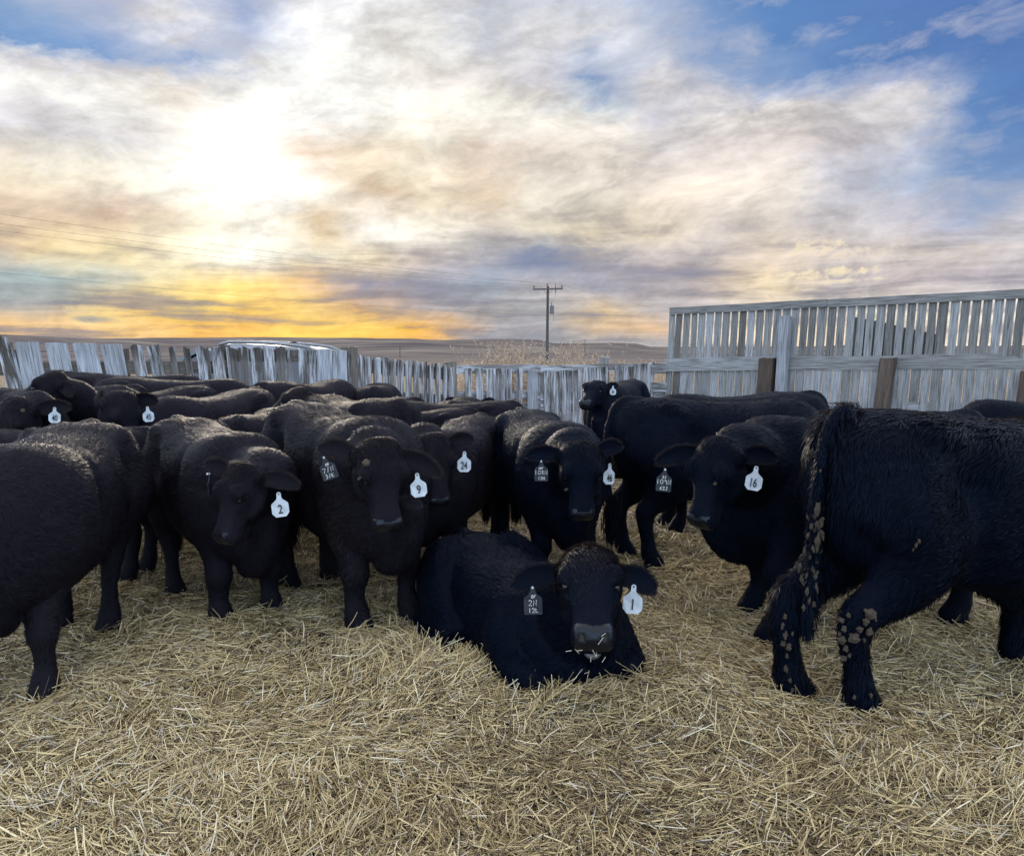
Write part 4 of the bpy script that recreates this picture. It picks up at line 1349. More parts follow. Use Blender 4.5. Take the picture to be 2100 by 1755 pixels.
def make_centre_fence():
    g = np.random.default_rng(13)
    root = empty('board_fence', tuple(np.array([*FL.at(1150, 800)[:2], -.2]))); parts = []
    b = Planks(4)
    raw = [(497, 545, 705), (575, 625, 712), (660, 703, 712), (707, 753, 716), (758, 796, 718), (806, 850, 722), (890, 933, 722), (1100, 1142, 732), (1150, 1186, 732), (1195, 1229, 732), (1231, 1262, 732), (1268, 1308, 732),
           (1314, 1348, 730), (1354, 1390, 727), (1400, 1436, 715), (1440, 1473, 712), (1479, 1515, 712), (1520, 1554, 705), (1558, 1590, 702), (1640, 1672, 695), (1676, 1703, 694), (1706, 1742, 698), (1748, 1782, 698), (1786, 1818, 690), (1824, 1852, 684), (1856, 1882, 678), (1886, 1914, 672), (1918, 1940, 672)]
    cv = lambda zx, zy: (820.4 + zx * .2686, (1100 + zy / 1.909) * .5127)
    for x0, x1, yt in raw:
        a, y_ = cv(x0, yt + g.normal() * 4); c, _ = cv(x1, 0)
        upright(b, FL, a, c, y_, g.normal() * .008, g.uniform(.3, 1), rag=.008)
    parts.append(b.build('boards', W_GREY, root))
    w = Planks(44); a, y_ = cv(968, 722); c, _ = cv(1042, 0); upright(w, FL, a, c, y_, 0, .6, setback=-.03); parts.append(w.build('wide_board', W_PALE, root))
    for ya, yb in ((758, 752), (812, 806), (838, 830)):
        r = Planks(int(ya)); A = FL.at(933, ya); B = FL.at(1372, yb); 
        for xa, xb in ((933, 1110), (1110, 1372)):
            A = FL.at(xa, ya + (yb - ya) * (xa - 933) / 439 + 3 * math.sin((xa - 933) / 140)); B = FL.at(xb, ya + (yb - ya) * (xb - 933) / 439)
            d = nrm(B - A); td = np.array([d[1], -d[0], 0]); td = td if td[1] < 0 else -td
            r.plank(A - td * .045, B - td * .045, np.cross(d, td), .15, .045, td, tone=.7)
        parts.append(r.build('rail', W_GREY, root))
    for zx, zy, rad in ((1070, 703, .09), (1565, 628, .105)):
        p = Planks(int(zx)); x, y_ = cv(zx, zy); T = FL.at(x, y_) + np.array([0, .17, 0]); B = T.copy(); B[2] = gnd(B) - .05; p.post(B, T, rad, tone=.9); parts.append(p.build('post', W_GREY, root))
    e = Planks(55)
    for ya, yb in ((749, 766), (784, 804), (823, 842)):
        A = FL.at(1334, (ya + yb) / 2); B = FL.at(1374, (ya + yb) / 2); d = nrm(B - A); td = np.array([d[1], -d[0], 0]); td = td if td[1] < 0 else -td
        h_ = FL.at(1350, ya)[2] - FL.at(1350, yb)[2]
        e.plank(A + td * .04, B + td * .04, np.cross(d, td), h_, .03, td, tone=.5)
    parts.append(e.build('cross_boards', W_GREY, root))
    for o in parts: o.location = tuple(-np.array(root.location))
    tag(root, 'gappy grey board fence in front of the dry weeds, missing some boards', 'fence')


WB = Line([(1372, 15.2), (2104, 11.2), (2500, 9.8)])


def make_windbreak():
    g = np.random.default_rng(14)
    root = empty('windbreak_fence', tuple(np.array([*WB.at(1750, 850)[:2], -.18]))); parts = []
    cv = lambda zx, zy: ((2600 + zx / 1.404) * .5127, (1100 + zy / 1.404) * .5127)
    topy = lambda zx: 185 - (zx - 118) * .0527         # upper edge of the top rail
    midt = lambda zx: 470 - (zx - 100) * .0175
    lowt = lambda zx: 716 + 0 * zx
    gaps = [147, 190, 233, 272, 318, 365, 410, 458, 503, 550, 597, 647, 697, 745, 797, 847, 897, 945, 1003, 1057, 1110, 1165, 1220, 1275, 1335, 1392, 1447, 1505, 1565, 1622, 1690, 1750, 1810, 1872, 1935, 2000, 2065, 2130, 2197, 2265, 2335, 2405, 2480, 2560]
    up = Planks(5); lo = Planks(6)
    for i in range(len(gaps)):
        a0 = (gaps[i - 1] + 5 + gaps[i] * .0009) if i else 112
        a1 = gaps[i] - 5 - gaps[i] * .0009
        x0, yt = cv(a0, topy(a0) + 14); x1, _ = cv(a1, 0)
        lean = -.040
        A = WB.at(x0, yt); B = WB.at(x1, yt); wd = B - A; wd[2] = 0; w = np.linalg.norm(wd); wd /= w; td = np.array([wd[1], -wd[0], 0]); td = td if td[1] < 0 else -td
        top = (A + B) / 2; _, ym = cv(a0, midt(a0) + 45); zb = WB.at((x0 + x1) / 2, ym)[2]
        bot = top.copy(); bot[2] = zb; bot += wd * lean * (top[2] - zb)
        t_ = np.clip(g.normal(.5, .28), 0, 1)
        up.plank(bot, top, wd, w, .024, td, tone=t_, rag=.002)
        # lower boards: their own spacing, a little wider
        zg = gnd(top) - .05
        b2 = bot.copy(); b2[2] = zg; b2 += wd * lean * (zb - zg) 
        lo.plank(b2 - td * .004, bot - td * .004 + np.array([0, 0, -.01]), wd, w * 1.14, .022, td, tone=np.clip(g.normal(.68, .22), 0, 1), rag=.002)
    parts += [up.build('upper_boards', W_BREAK, root), lo.build('lower_boards', W_BREAK, root)]

    def rail(fn, hgt, zx0, zx1, name, seed, off, tone=.5, m=W_BREAK):
        r = Planks(seed); x0, y0 = cv(zx0, fn(zx0) + hgt / 2); x1, y1 = cv(zx1, fn(zx1) + hgt * (1.25 if zx1 > 1000 else 1) / 2)
        A = WB.at(x0, y0); B = WB.at(x1, y1); d = nrm(B - A); td = np.array([d[1], -d[0], 0]); td = td if td[1] < 0 else -td
        _, ya = cv(zx0, fn(zx0)); _, yb = cv(zx0, fn(zx0) + hgt); w0 = WB.at(x0, ya)[2] - WB.at(x0, yb)[2]
        r.plank(A + td * off, B + td * off, np.cross(d, td), w0, .042, td, tone=tone, nseg=10)
        parts.append(r.build(name, m, root))
    rail(topy, 38, 118, 1000, 'top_rail', 71, .036, .35); rail(topy, 44, 1003, 2560, 'top_rail', 72, .036, .45)
    rail(midt, 72, 92, 735, 'middle_rail', 73, .036, .7); rail(midt, 74, 738, 1390, 'middle_rail', 74, .036, .5); rail(midt, 82, 1394, 2560, 'middle_rail', 75, .036, .45)
    rail(lowt, 36, 150, 1060, 'lower_rail', 76, .036, .8); rail(lowt, 70, 1063, 2560, 'lower_rail', 77, .036, .75)
    # posts: one pale square timber, three old railway ties
    def tie(z0, z1, ztop, off, name, m, th, lean=-.05, tone=.5):
        p = Planks(int(z0)); x0, yt = cv(z0, ztop); x1, _ = cv(z1, ztop); A = WB.at(x0, yt); B = WB.at(x1, yt); wd = B - A; wd[2] = 0; w = np.linalg.norm(wd); wd /= w
        td = np.array([wd[1], -wd[0], 0]); td = td if td[1] < 0 else -td
        top = (A + B) / 2 + td * off; zg = gnd(top) - .05; bot = top.copy(); bot[2] = zg; bot += wd * lean * (top[2] - zg)
        p.plank(bot, top, wd, w, th, td, tone=tone, rag=.008, nseg=6, warp=.006); parts.append(p.build(name, m, root))
    tie(752, 806, 233, .13, 'timber_post', W_PALE, .13, -.03, .4)
    tie(646, 722, 466, .16, 'tie_post', W_TIE, .16); tie(1320, 1398, 466, .17, 'tie_post', W_TIE, .17, -.06, .8); tie(2098, 2180, 540, .16, 'tie_post', W_TIE, .16)
    # sheet of old boards leaning behind the slats
    k = Planks(81)
    for i, (a0, zt) in enumerate(((1106, 238), (1160, 246), (1214, 256), (1268, 268), (1326, 282), (1384, 296), (1440, 306), (1498, 318), (1556, 330))):
        x0, yt = cv(a0, zt); x1, yb = cv(a0 + 56, 470); A = WB.at(x0, yt); B = WB.at(x1, yt); wd = B - A; wd[2] = 0; w = np.linalg.norm(wd); wd /= w
        td = np.array([wd[1], -wd[0], 0]); td = td if td[1] < 0 else -td
        top = (A + B) / 2 - td * .08; bot = top.copy(); bot[2] = WB.at(x0, yb)[2]; bot += wd * -.04 * (top[2] - bot[2])
        k.plank(bot, top, wd, w, .02, td, tone=.35, rag=.002)
    parts.append(k.build('backing_boards', W_BREAK, root))
    for o in parts: o.location = tuple(-np.array(root.location))
    tag(root, 'tall slatted wooden windbreak with three rails and dark tie posts', 'windbreak')


make_left_fence(); make_mid_fence(); make_centre_fence(); make_windbreak()

# ------------------------------------------------------------------ car behind the fence
def make_car():
    cx, cy = -5.15, 14.3
    yaw = R(174)                    # nose to the left of the picture
    z0 = -.15
    root = empty('parked_car', (cx, cy, z0), yaw); root.scale = (1, 1, 1.10); root.rotation_euler = (0, R(-3.6), yaw)
    tag(root, 'white estate car with silver roof rails parked behind the board fence', 'car')
    paint, h, b, _ = mat('car_paint'); b.inputs['Base Color'].default_value = (.21, .23, .26, 1); b.inputs['Roughness'].default_value = .5; b.inputs['Specular IOR Level'].default_value = .2; b.inputs['Coat Weight'].default_value = .06; b.inputs['Coat Roughness'].default_value = .06
    glass, h, b, _ = mat('car_glass'); b.inputs['Base Color'].default_value = (.015, .02, .03, 1); b.inputs['Roughness'].default_value = .05; b.inputs['Specular IOR Level'].default_value = .8
    chrome = simple('rail_silver', (.20, .21, .23), .4, .8, var=.03); rub = simple('tyre_black', (.02, .02, .02), .8); dark = simple('trim_black', (.025, .025, .028), .5)
    # body: rings of a side profile, x forward
    prof = [(-2.28, .45, .78), (-2.32, .50, .95), (-2.25, .38, 1.02), (-1.6, .30, 1.06), (0, .28, 1.05), (1.0, .28, 1.02), (1.15, .30, 1.00), (1.9, .32, .92), (2.25, .38, .80), (2.36, .48, .66)]
    V, Fc = [], []
    rows = []
    for x, lo, hi in prof:
        c = (lo + hi) / 2; w = .90 - .10 * max(0, abs(x) - 1.7) / .6
        rows.append([x, 0, c, 0, 1, 0, 0, 0, 1, w, hi - c, c - lo, 4.5])
    loft(V, Fc, rows, 28, 3)
    body = link('body', new_mesh('body', V, Fc), root, paint); body.data.polygons.foreach_set('use_smooth', np.ones(len(body.data.polygons), dtype=bool))
    # cabin: pillars and roof
    V, Fc = [], []
    rows = []
    for z, xr, xf, w in ((.98, -2.22, 1.15, .86), (1.2, -2.12, .80, .80), (1.45, -1.98, .35, .73), (1.58, -1.85, .10, .68), (1.635, -1.6, -.15, .58), (1.645, -1.4, -.4, .45)):
        rows.append([(xr + xf) / 2, 0, z, 0, 1, 0, 1, 0, 0, w, (xf - xr) / 2, (xf - xr) / 2, 5])
    loft(V, Fc, rows, 36, 3)
    ro = link('roof', new_mesh('roof', V, Fc), root, paint); ro.data.polygons.foreach_set('use_smooth', np.ones(len(ro.data.polygons), dtype=bool))
    lerp = lambda a, b, t: tuple(p + (q - p) * t for p, q in zip(a, b))
    for s in (1, -1):
        for xa, xb, xc, xd in ((-1.95, -1.25, -1.25, -1.80), (-1.15, -.25, -.25, -1.15), (-.15, .88, .18, -.15)):
            mb = MB(); y0 = .868 * s; y1 = .735 * s
            p = [(xa, y0, 1.06), (xb, y0, 1.06), (xc, y1, 1.50), (xd, y1, 1.50)]
            mb.add(p + [(q[0], q[1] - .03 * s, q[2]) for q in p], [(0, 1, 2, 3), (7, 6, 5, 4), (0, 4, 5, 1), (1, 5, 6, 2), (2, 6, 7, 3), (3, 7, 4, 0)])
            mb.build('side_window', glass, root)
        mb = MB(); pts = [(-1.75 + 1.75 * t, .60 * s, 1.60 + .075 * math.sin(math.pi * min(1, max(0, t))) ** .35) for t in np.linspace(0, 1, 12)]
        mb.tube(pts, .026, 8); mb.build('roof_rail', chrome, root, True)
        mb = MB(); mb.box((.62, .88 * s - .0, 1.03), (.80, .88 * s + .16 * s, 1.17)); mb.build('wing_mirror', paint, root)
        for xh in (-.62, .35):
            mb = MB(); mb.tube([(xh, .915 * s, .93), (xh + .2, .915 * s, .93)], .012, 6); mb.build('door_handle', chrome, root)
        mb = MB(); mb.box((2.16, .50 * s, .66), (2.36, .82 * s, .80)); mb.build('headlight', simple('lamp_clear', (.8, .82, .85), .1, .2), root)
        for xw in (-1.42, 1.42):
            mb = MB(); mb.tube([(xw, .72 * s, .33), (xw, .915 * s, .33)], .335, 28); wh = mb.build('wheel', rub, root)
            mb = MB(); mb.tube([(xw, .90 * s, .33), (xw, .93 * s, .33)], .22, 20); mb.build('rim', chrome, wh)
    mb = MB(); p = [(1.16, -.74, 1.06), (1.16, .74, 1.06), (.36, .64, 1.50), (.36, -.64, 1.50)]
    mb.add([(q[0] + .03, q[1], q[2] + .02) for q in p] + [(q[0] - .03, q[1], q[2] - .02) for q in p], [(0, 1, 2, 3), (7, 6, 5, 4), (0, 4, 5, 1), (1, 5, 6, 2), (2, 6, 7, 3), (3, 7, 4, 0)])
    mb.build('windscreen', glass, root)
    mb = MB(); p = [(-2.20, -.70, 1.08), (-2.20, .70, 1.08), (-2.02, .62, 1.48), (-2.02, -.62, 1.48)]
    mb.add([(q[0] - .03, q[1], q[2] + .01) for q in p] + [(q[0] + .03, q[1], q[2]) for q in p], [(0, 1, 2, 3), (7, 6, 5, 4), (0, 4, 5, 1), (1, 5, 6, 2), (2, 6, 7, 3), (3, 7, 4, 0)])
    mb.build('rear_window', glass, root)
    mb = MB(); mb.tube([(-1.0, 0, 1.64), (-1.12, 0, 1.70), (-1.22, 0, 1.645)], [.05, .03, .02], 8); mb.build('roof_aerial', dark, root)


make_car()

# ------------------------------------------------------------------ poles and wires
POLE = wood_mat('pole_wood', (.055, .052, .056), (.08, .077, .08), (.11, .107, .11), .4)


def make_pole(px, ytop, Y, label, hgt=None, full=True):
    T = np.array(at(px, ytop, Y)); zb = -1.2 if Y < 100 else T[2] - 9.5
    B = np.array([T[0] - .05, T[1], zb])
    root = empty('utility_pole', tuple(B)); parts = []
    tag(root, label, 'utility pole', 'utility poles')
    p = Planks(91); p.post(B - B, T - B, .145, 10, .5, .11); p.build('pole', POLE, root)
    H = T[2] - B[2]; dx = T[0] - B[0]
    ca = Planks(92); ca.plank((dx - 1.28, -.16, H - .28), (dx + 1.28, -.16, H - .22), (0, 0, 1), .13, .11, (0, 1, 0), tone=.9); ca.build('crossarm', POLE, root)
    grey = simple('insulator_grey', (.09, .095, .105), .5)
    for xx, zz in ((-1.2, -.16), (1.2, -.11), (-.06, .03)):
        mb = MB(); mb.tube([(dx + xx, -.16, H + zz - .06), (dx + xx, -.16, H + zz + .05), (dx + xx, -.16, H + zz + .10), (dx + xx, -.16, H + zz + .2)], [.02, .055, .075, .05], 8); mb.build('insulator', grey, root)
    if full:
        mb = MB(); mb.tube([(dx - .42, -.14, H - .29), (dx, -.13, H - .75)], .022, 6); mb.tube([(dx + .42, -.14, H - .27), (dx, -.13, H - .75)], .022, 6); mb.build('brace', grey, root)
        mb = MB(); mb.tube([(dx + .65, -.16, H - .55), (dx + .65, -.16, H - .15), (dx + .65, -.16, H + .15)], [.05, .05, .03], 8); mb.tube([(dx + .65, -.16, H + .15), (dx + .58, -.16, H + .36)], .015, 5); mb.build('cutout_switch', grey, root)
        mb = MB(); mb.tube([(dx + .36, -.1, H - 2.35), (dx + .36, -.1, H - 2.3), (dx + .36, -.1, H - 1.70), (dx + .36, -.1, H - 1.62)], [.16, .19, .19, .10], 14); mb.tube([(dx + .33, -.1, H - 1.62), (dx + .33, -.1, H - 1.35)], [.05, .03], 8); mb.build('transformer', grey, root)
        mb = MB(); pts = [(dx + .65, -.16, H - .55), (dx + .66, -.16, H - .9), (dx + .45, -.14, H - 1.2), (dx + .33, -.1, H - 1.38)]
        cab = simple('cable_grey', (.08, .08, .085), .6); mb.tube(pts, .012, 5); mb.build('drop_cable', cab, root); mb = MB(); mb.tube([(dx + .40, -.1, H - 2.35), (dx + .52, -.1, H - 2.6), (dx + .45, -.1, H - 3.0), (dx + .2, -.05, H - 3.2)], .014, 5); mb.build('drop_cable', cab, root)
    return T


T1 = make_pole(1123.5, 587, 68, 'tall wooden utility pole with crossarm and transformer, standing beyond the weeds')
T2 = make_pole(1199.5, 696, 400, 'tiny utility pole with crossarm, far out on the prairie', full=False)
T3b = at(820, 709, 250)
mbp = Planks(95); mbp.post((T3b[0], T3b[1], T3b[2] - 6.5), tuple(T3b), .14, 8, .4, .11); o = mbp.build('marker_post', POLE); tag(o, 'thin bare post standing far away on the slope', 'post')
wire_m = simple('wire_grey', (.045, .045, .05), .5)


def wire(a, b, sag, label, rad=.006):
    a = np.array(a); b = np.array(b); mb = MB()
    pts = [tuple(a + (b - a) * t - np.array([0, 0, sag * 4 * t * (1 - t)])) for t in np.linspace(0, 1, 30)]
    mb.tube(pts, rad, 5); o = mb.build('power_wire', wire_m); tag(o, label, 'wire', 'overhead wires')


TP = np.array(T1)
P0 = np.array(at(-800, 318, 30)); P1 = np.array(at(-800, 345, 30.4)); P2 = np.array(at(-800, 362, 31)); P3 = np.array(at(-800, 470, 30))
wire(TP + np.array([-1.2, -.16, .05]), P2, .55, 'lowest of the three close power wires left of the pole')
wire(TP + np.array([-.06, -.16, .22]), P1, .5, 'middle one of the three close power wires left of the pole')
wire(TP + np.array([1.2, -.16, .1]), P0, .4, 'topmost of the three close power wires left of the pole')
wire(TP + np.array([-.1, -.15, -2.5]), P3, .5, 'single low cable reaching the pole below its transformer')
Q = np.array(at(1640, 690, 120))
wire(TP + np.array([1.2, -.16, .1]), Q, .5, 'thin power wire dropping from the crossarm towards the windbreak')


# ------------------------------------------------------------------ dry weeds beyond the fence
W_STALK = straw_mat('dry_weed', [(0, (.22, .16, .11)), (.5, (.52, .41, .30)), (1, (.80, .68, .54))], .7, .42)


def weed(cx, cy, hgt, rad, n, label, seed):
    g = np.random.default_rng(seed)
    z0 = -.25
    root_xy = np.stack([cx + g.normal(size=n) * rad * .35, cy + g.normal(size=n) * rad * .3], 1)
    hh = hgt * np.clip(g.normal(.72, .2, n), .25, 1.0)
    lean = (root_xy - np.array([cx, cy])) * .9 + g.normal(size=(n, 2)) * rad * .22
    tipx = root_xy + lean
    P0 = np.column_stack([root_xy, np.full(n, z0)]); P1 = np.column_stack([tipx, z0 + hh])
    bend = np.column_stack([-lean * .22, g.random(n) * .05 * hh]);
    A0, A1, W, T, Bd = [P0], [P1], [np.full(n, .006)], [g.random(n) * .6], [bend]
    k = 16
    for j in range(k):
        t = g.uniform(.35, 1.0, n)[:, None]
        b0 = P0 + (P1 - P0) * t + bend * (4 * t * (1 - t)) * .5
        d = np.column_stack([g.normal(size=(n, 2)) * .8, g.random(n) * 1.3]); d /= np.linalg.norm(d, axis=1, keepdims=True)
        L = g.uniform(.07, .26, n)[:, None] * (1.15 - t * .6)
        A0.append(b0); A1.append(b0 + d * L); W.append(np.full(n, .0065)); T.append(g.uniform(.3, 1, n)); Bd.append(g.normal(size=(n, 3)) * .015)
    P0 = np.vstack(A0); P1 = np.vstack(A1); W = np.concatenate(W); T = np.concatenate(T); Bd = np.vstack(Bd)
    o = prisms(P0, P1, W, Bd, g.uniform(0, 6, len(P0)), T, 'dry_weed', W_STALK)
    tag(o, label, 'weed', 'dry weeds behind the fence')


def px_xy(px, Y): return ((px - 1050) / F_PX * Y * 1.005, Y)


for i, (px, Y, hg, rd, n, lab) in enumerate((
        (1052, 19.0, 1.95, .80, 190, 'largest pale dry weed clump, left of the pole above the gappy fence'),
        (985, 18.0, 1.45, .55, 80, 'low dry weed clump at the round post end of the gappy fence'),
        (1180, 21.0, 1.95, .75, 130, 'feathery dry weed clump just right of the tall utility pole'),
        (1245, 18.5, 1.50, .60, 90, 'short dry weed clump behind the raised fence post'),
        (1105, 18.0, 1.55, .55, 90, 'dry weed clump at the foot of the tall utility pole'),
        (1330, 20.0, 1.45, .55, 70, 'thin dry weed clump beside the end of the tall windbreak'))):
    x, y = px_xy(px, Y); weed(x, y, hg, rd, n, lab, 200 + i)


def far_grass():
    g = np.random.default_rng(77); n = 26000
    px = np.where(g.random(n) < .55, g.uniform(900, 1420, n), g.uniform(-200, 2300, n)); Y = g.uniform(16.5, 34, n); x = (px - 1050) / F_PX * Y
    y = Y; z = -.22 + 0 * x
    L = np.clip(g.normal(.42, .18, n), .1, .95); lx = g.normal(size=n) * .12; ly = g.normal(size=n) * .12
    P0 = np.column_stack([x, y, z]); P1 = np.column_stack([x + lx, y + ly, z + L])
    o = prisms(P0, P1, np.full(n, .005), g.normal(size=(n, 3)) * .02, g.uniform(0, 6, n), g.uniform(.1, .9, n), 'prairie_grass', W_STALK)
    tag(o, 'dry tan grass growing beyond the yard fence', 'grass', kind='stuff')


far_grass()

# ------------------------------------------------------------------ the herd
NEAR, MID, FAR = .0135, .017, .023
Wt = lambda num, px, **k: dict(ear='earL', num=num, px=px, **k)


def herd():
    # --- nearest
    A = make_bull('headless-looking black bull at the left edge, hind legs and broad flank showing', (-2.38, 3.93), -80, .94, NEAR, dict(local=(.92, -.48, .95), ldir=(.45, -.75, -.5)),
                  dict(fl=(.14, .02), fr=(.12, 0), hl=(.34, .02), hr=(.22, .05)), fur=66000, seed=1, coat='_warm_lit', brown=0.040, thick=1.15)
    A['root']['label'] = 'black bull cut off by the left edge of the picture, nearest on that side'
    Yb = make_bull('large black bull seen from behind, mud clods caked on its tail and hocks', (2.23, 3.53), 9, 1.06, NEAR, None,
                   dict(hr=(-.10, -.02), hl=(-.30, -.17), fl=(-.20, 0)), fur=95000, furlen=1.15, seed=2, tuft=.7, sheath=True, tail=False)
    make_bull('black bull lying in the straw, tag 1 in its ear, mouth open', (.03, 4.12), -62, .96, .012,
              dict(poll=(1208, 1142, 3.26), muzzle=(1217, 1316), earL=(1350, 1200, -.02), earR=(1050, 1192, -.02), size=1.0), lying=True, fur=70000, furlen=1.05, seed=3, mouth=True,
              tags=[Wt('1', (1298, 1230), roll=3, dy=-.05, label='white tag numbered 1'), dict(ear='earR', px=(1093, 1232), white=False, dy=-.05, roll=-2, label='black tag with hand lettering',
                    lines=[('OF', .004, .020, .014, 0), ('2N', 0, -.008, .026, 0), ('12L', .002, -.042, .020, 0)])])
    make_bull('black bull with white tag 2, head turned down to the left', (-1.83, 4.74), -50, .91, NEAR,
              dict(poll=(497, 962, 3.84), muzzle=(447, 1130), earL=(612, 990, .0), earR=(416, 946, .04), roll=-6, size=.85), dict(hl=(.15, 0), hr=(.2, 0)), fur=60000, seed=4, coat='_warm_lit', brown=0.032,
              tags=[Wt('2', (574, 1036), roll=-5, dy=-.05, label='white tag numbered 2'), dict(ear='earR', px=(432, 993), white=False, yaw=75, dy=.0, roll=-8)], spots=[(553, 966, .006)])
    make_bull('black bull with white tag 9 and a pale mud patch on its forehead', (-1.05, 4.76), -53, .985, NEAR,
              dict(poll=(778, 914, 3.86), muzzle=(797, 1088), earL=(906, 968, .0), earR=(650, 912, .03), roll=3, size=.90), dict(fl=(.0, .02), fr=(.02, 0), hr=(.1, 0)), fur=62000, seed=5, coat='_warm_lit', brown=0.032,
              tags=[Wt('9', (858, 996), roll=-6, dy=-.06, label='white tag numbered 9'), dict(ear='earR', px=(672, 960), white=False, roll=-18, dy=-.05, label='black tag with hand lettering',
                    lines=[('OF', .006, .020, .014, 0), ('7/N', 0, -.008, .026, .1), ('3/K', -.002, -.042, .020, .1)])], spots=[(751, 947, .020), (735, 983, .007), (767, 1066, .005)])
    make_bull('black bull with tags 16 and grey 109N, facing out between two others', (1.97, 4.50), 187, .98, NEAR,
              dict(poll=(1472, 912, 3.90), muzzle=(1428, 1098), earL=(1598, 934, .02), earR=(1326, 944, .0), roll=2, size=.90), dict(fl=(.10, .16), fr=(.0, .0)), fur=60000, seed=6,
              tags=[Wt('16', (1547, 982), roll=8, dy=-.05, label='white tag numbered 16'), dict(ear='earR', px=(1362, 985), white=False, roll=4, dy=-.05, label='grey tag with hand lettering',
                    lines=[('SJ', .0, .018, .013, 0), ('109N', 0, -.008, .026, 0), ('62J', .002, -.044, .018, 0)])], spots=[(1466, 993, .008)])
    make_bull('black bull with white tag 24, standing behind the bull tagged 9', (-.42, 5.60), -106, .865, MID,
              dict(poll=(890, 900, 4.55), muzzle=(902, 1040), earL=(970, 896, .0), earR=(826, 890, .05), size=.95), dict(fr=(.02, .0)), fur=45000, seed=7, coat='_warm_lit', brown=0.056,
              tags=[Wt('24', (952, 948), roll=2, dy=-.05, label='white tag numbered 24')])
    make_bull('black bull with tags 46 and 108N, behind the bull lying down', (.23, 5.50), -76, .915, MID,
              dict(poll=(1190, 918, 4.42), muzzle=(1196, 1090), earL=(1275, 908, .02), earR=(1080, 930, .0), size=.93), dict(), fur=52000, seed=8, brown=0.040,
              tags=[Wt('46', (1250, 973), roll=4, yaw=38, dy=.0, label='white tag numbered 46'), dict(ear='earR', px=(1110, 966), white=False, roll=0, dy=-.05, label='grey tag with hand lettering',
                    lines=[('HEF', .0, .018, .012, 0), ('108N', 0, -.008, .026, 0), ('12H', .002, -.044, .018, 0)])], spots=[(1159, 1005, .008)])
    make_bull('black bull seen side on behind the bull tagged 16, reddish tail', (1.59, 5.80), 8, 1.01, MID,
              dict(local=(1.0, 0, 1.05), ldir=(.6, 0, -.8)), dict(hr=(.02, 0), hl=(-.08, 0)), fur=45000, furlen=.9, seed=9, tailswing=-.25)
    # --- second and third rows: mostly backs, heads and ears
    make_bull('black bull whose low back shows between tag 40 and tag 2 bulls', (-3.15, 5.34), 180, .85, MID, dict(local=(.95, .0, .75), ldir=(.5, 0, -.85)), fur=26000, seed=10, coat='_warm_lit', brown=0.060)
    make_bull('black bull with tag 40 looking over the back of the leftmost bull', (-4.30, 6.95), -62, 1.0, MID,
              dict(poll=(32, 826, 5.95), muzzle=(10, 965), earL=(146, 830, .05), earR=(-60, 850, .1), size=1.08), fur=26000, seed=11, coat='_warm_lit', brown=0.048,
              tags=[Wt('40', (112, 852), roll=3, dy=-.05, label='white tag numbered 40')], spots=[(47, 842, .014)])
    make_bull('black bull with its head in profile above the ear tagged 40', (-3.72, 7.9), -122, 1.0, MID,
              dict(poll=(122, 772, 6.85), dir=(-.74, -.42, -.55), earL=(140, 800, -.05, (.5, -.8, 0)), earR=(112, 752, .2), size=1.05), fur=22000, seed=12, coat='_warm_lit', brown=0.048)
    make_bull('black bull with white tag 45 looking over the second row', (-2.74, 7.0), -108, 1.0, MID,
              dict(poll=(250, 812, 6.05), muzzle=(266, 940), earL=(320, 818, .0), earR=(222, 800, .12), roll=8), fur=26000, seed=13, coat='_warm_lit', brown=0.056,
              tags=[Wt('45', (304, 850), roll=-3, dy=-.05, label='white tag numbered 45')])
    make_bull('black bull with its rump just behind the tag 2 bull', (-2.07, 6.48), 92, .90, MID, dict(local=(.95, .1, .60), ldir=(.5, 0, -.85)), fur=24000, seed=14, coat='_warm_lit', brown=0.056)
    make_bull('black bull with rounded back between tag 45 and the wide fence planks', (-4.72, 8.05), -160, 1.02, FAR, dict(local=(1.0, 0, .8), ldir=(.6, 0, -.8)), fur=12000, seed=15, coat='_warm_lit', brown=0.048)
    make_bull('black bull with a raised tail head against the wide pale planks', (-3.72, 8.75), 2, 1.09, FAR, dict(local=(1.0, 0, .7), ldir=(.6, 0, -.8)), fur=12000, seed=16, coat='_warm_lit', tuft=.8)
    make_bull('black bull closest to the wide pale planks at far left', (-4.50, 9.35), 3, 1.12, FAR, dict(local=(1.0, 0, .8), ldir=(.6, 0, -.8)), fur=12000, seed=17, coat='_warm_lit', tuft=.6)
    make_bull('black bull facing the fence where the parked car stands', (-2.32, 8.85), 68, 1.06, FAR, dict(local=(1.0, 0, .8), ldir=(.6, 0, -.8)), fur=14000, seed=18, coat='_warm_lit', brown=0.040)
    make_bull('black bull facing left in profile behind the bull tagged 9', (-1.36, 6.60), 131, .99, MID,
              dict(poll=(622, 804, 7.15), dir=(-.80, -.25, -.56), earL=(648, 832, -.05, (.4, -.9, 0)), earR=(612, 786, .2), size=1.05), fur=30000, seed=19, coat='_warm_lit', brown=0.048,
              tags=[dict(ear='earL', num='3', back=True, yaw=70, px=(658, 822), size=.7, dy=-.02)])
    make_bull('black bull with long level back behind the bull tagged 24', (-1.05, 7.50), 178, .86, FAR, dict(local=(1.0, 0, .8), ldir=(.6, 0, -.8)), fur=16000, seed=20, coat='_warm_lit', brown=0.048)
    make_bull('black bull with dark rump behind the bull tagged 46', (-.66, 8.08), 174, .90, FAR, dict(local=(1.0, 0, .8), ldir=(.6, 0, -.8)), fur=14000, seed=21, coat='_warm_lit', tuft=.6)
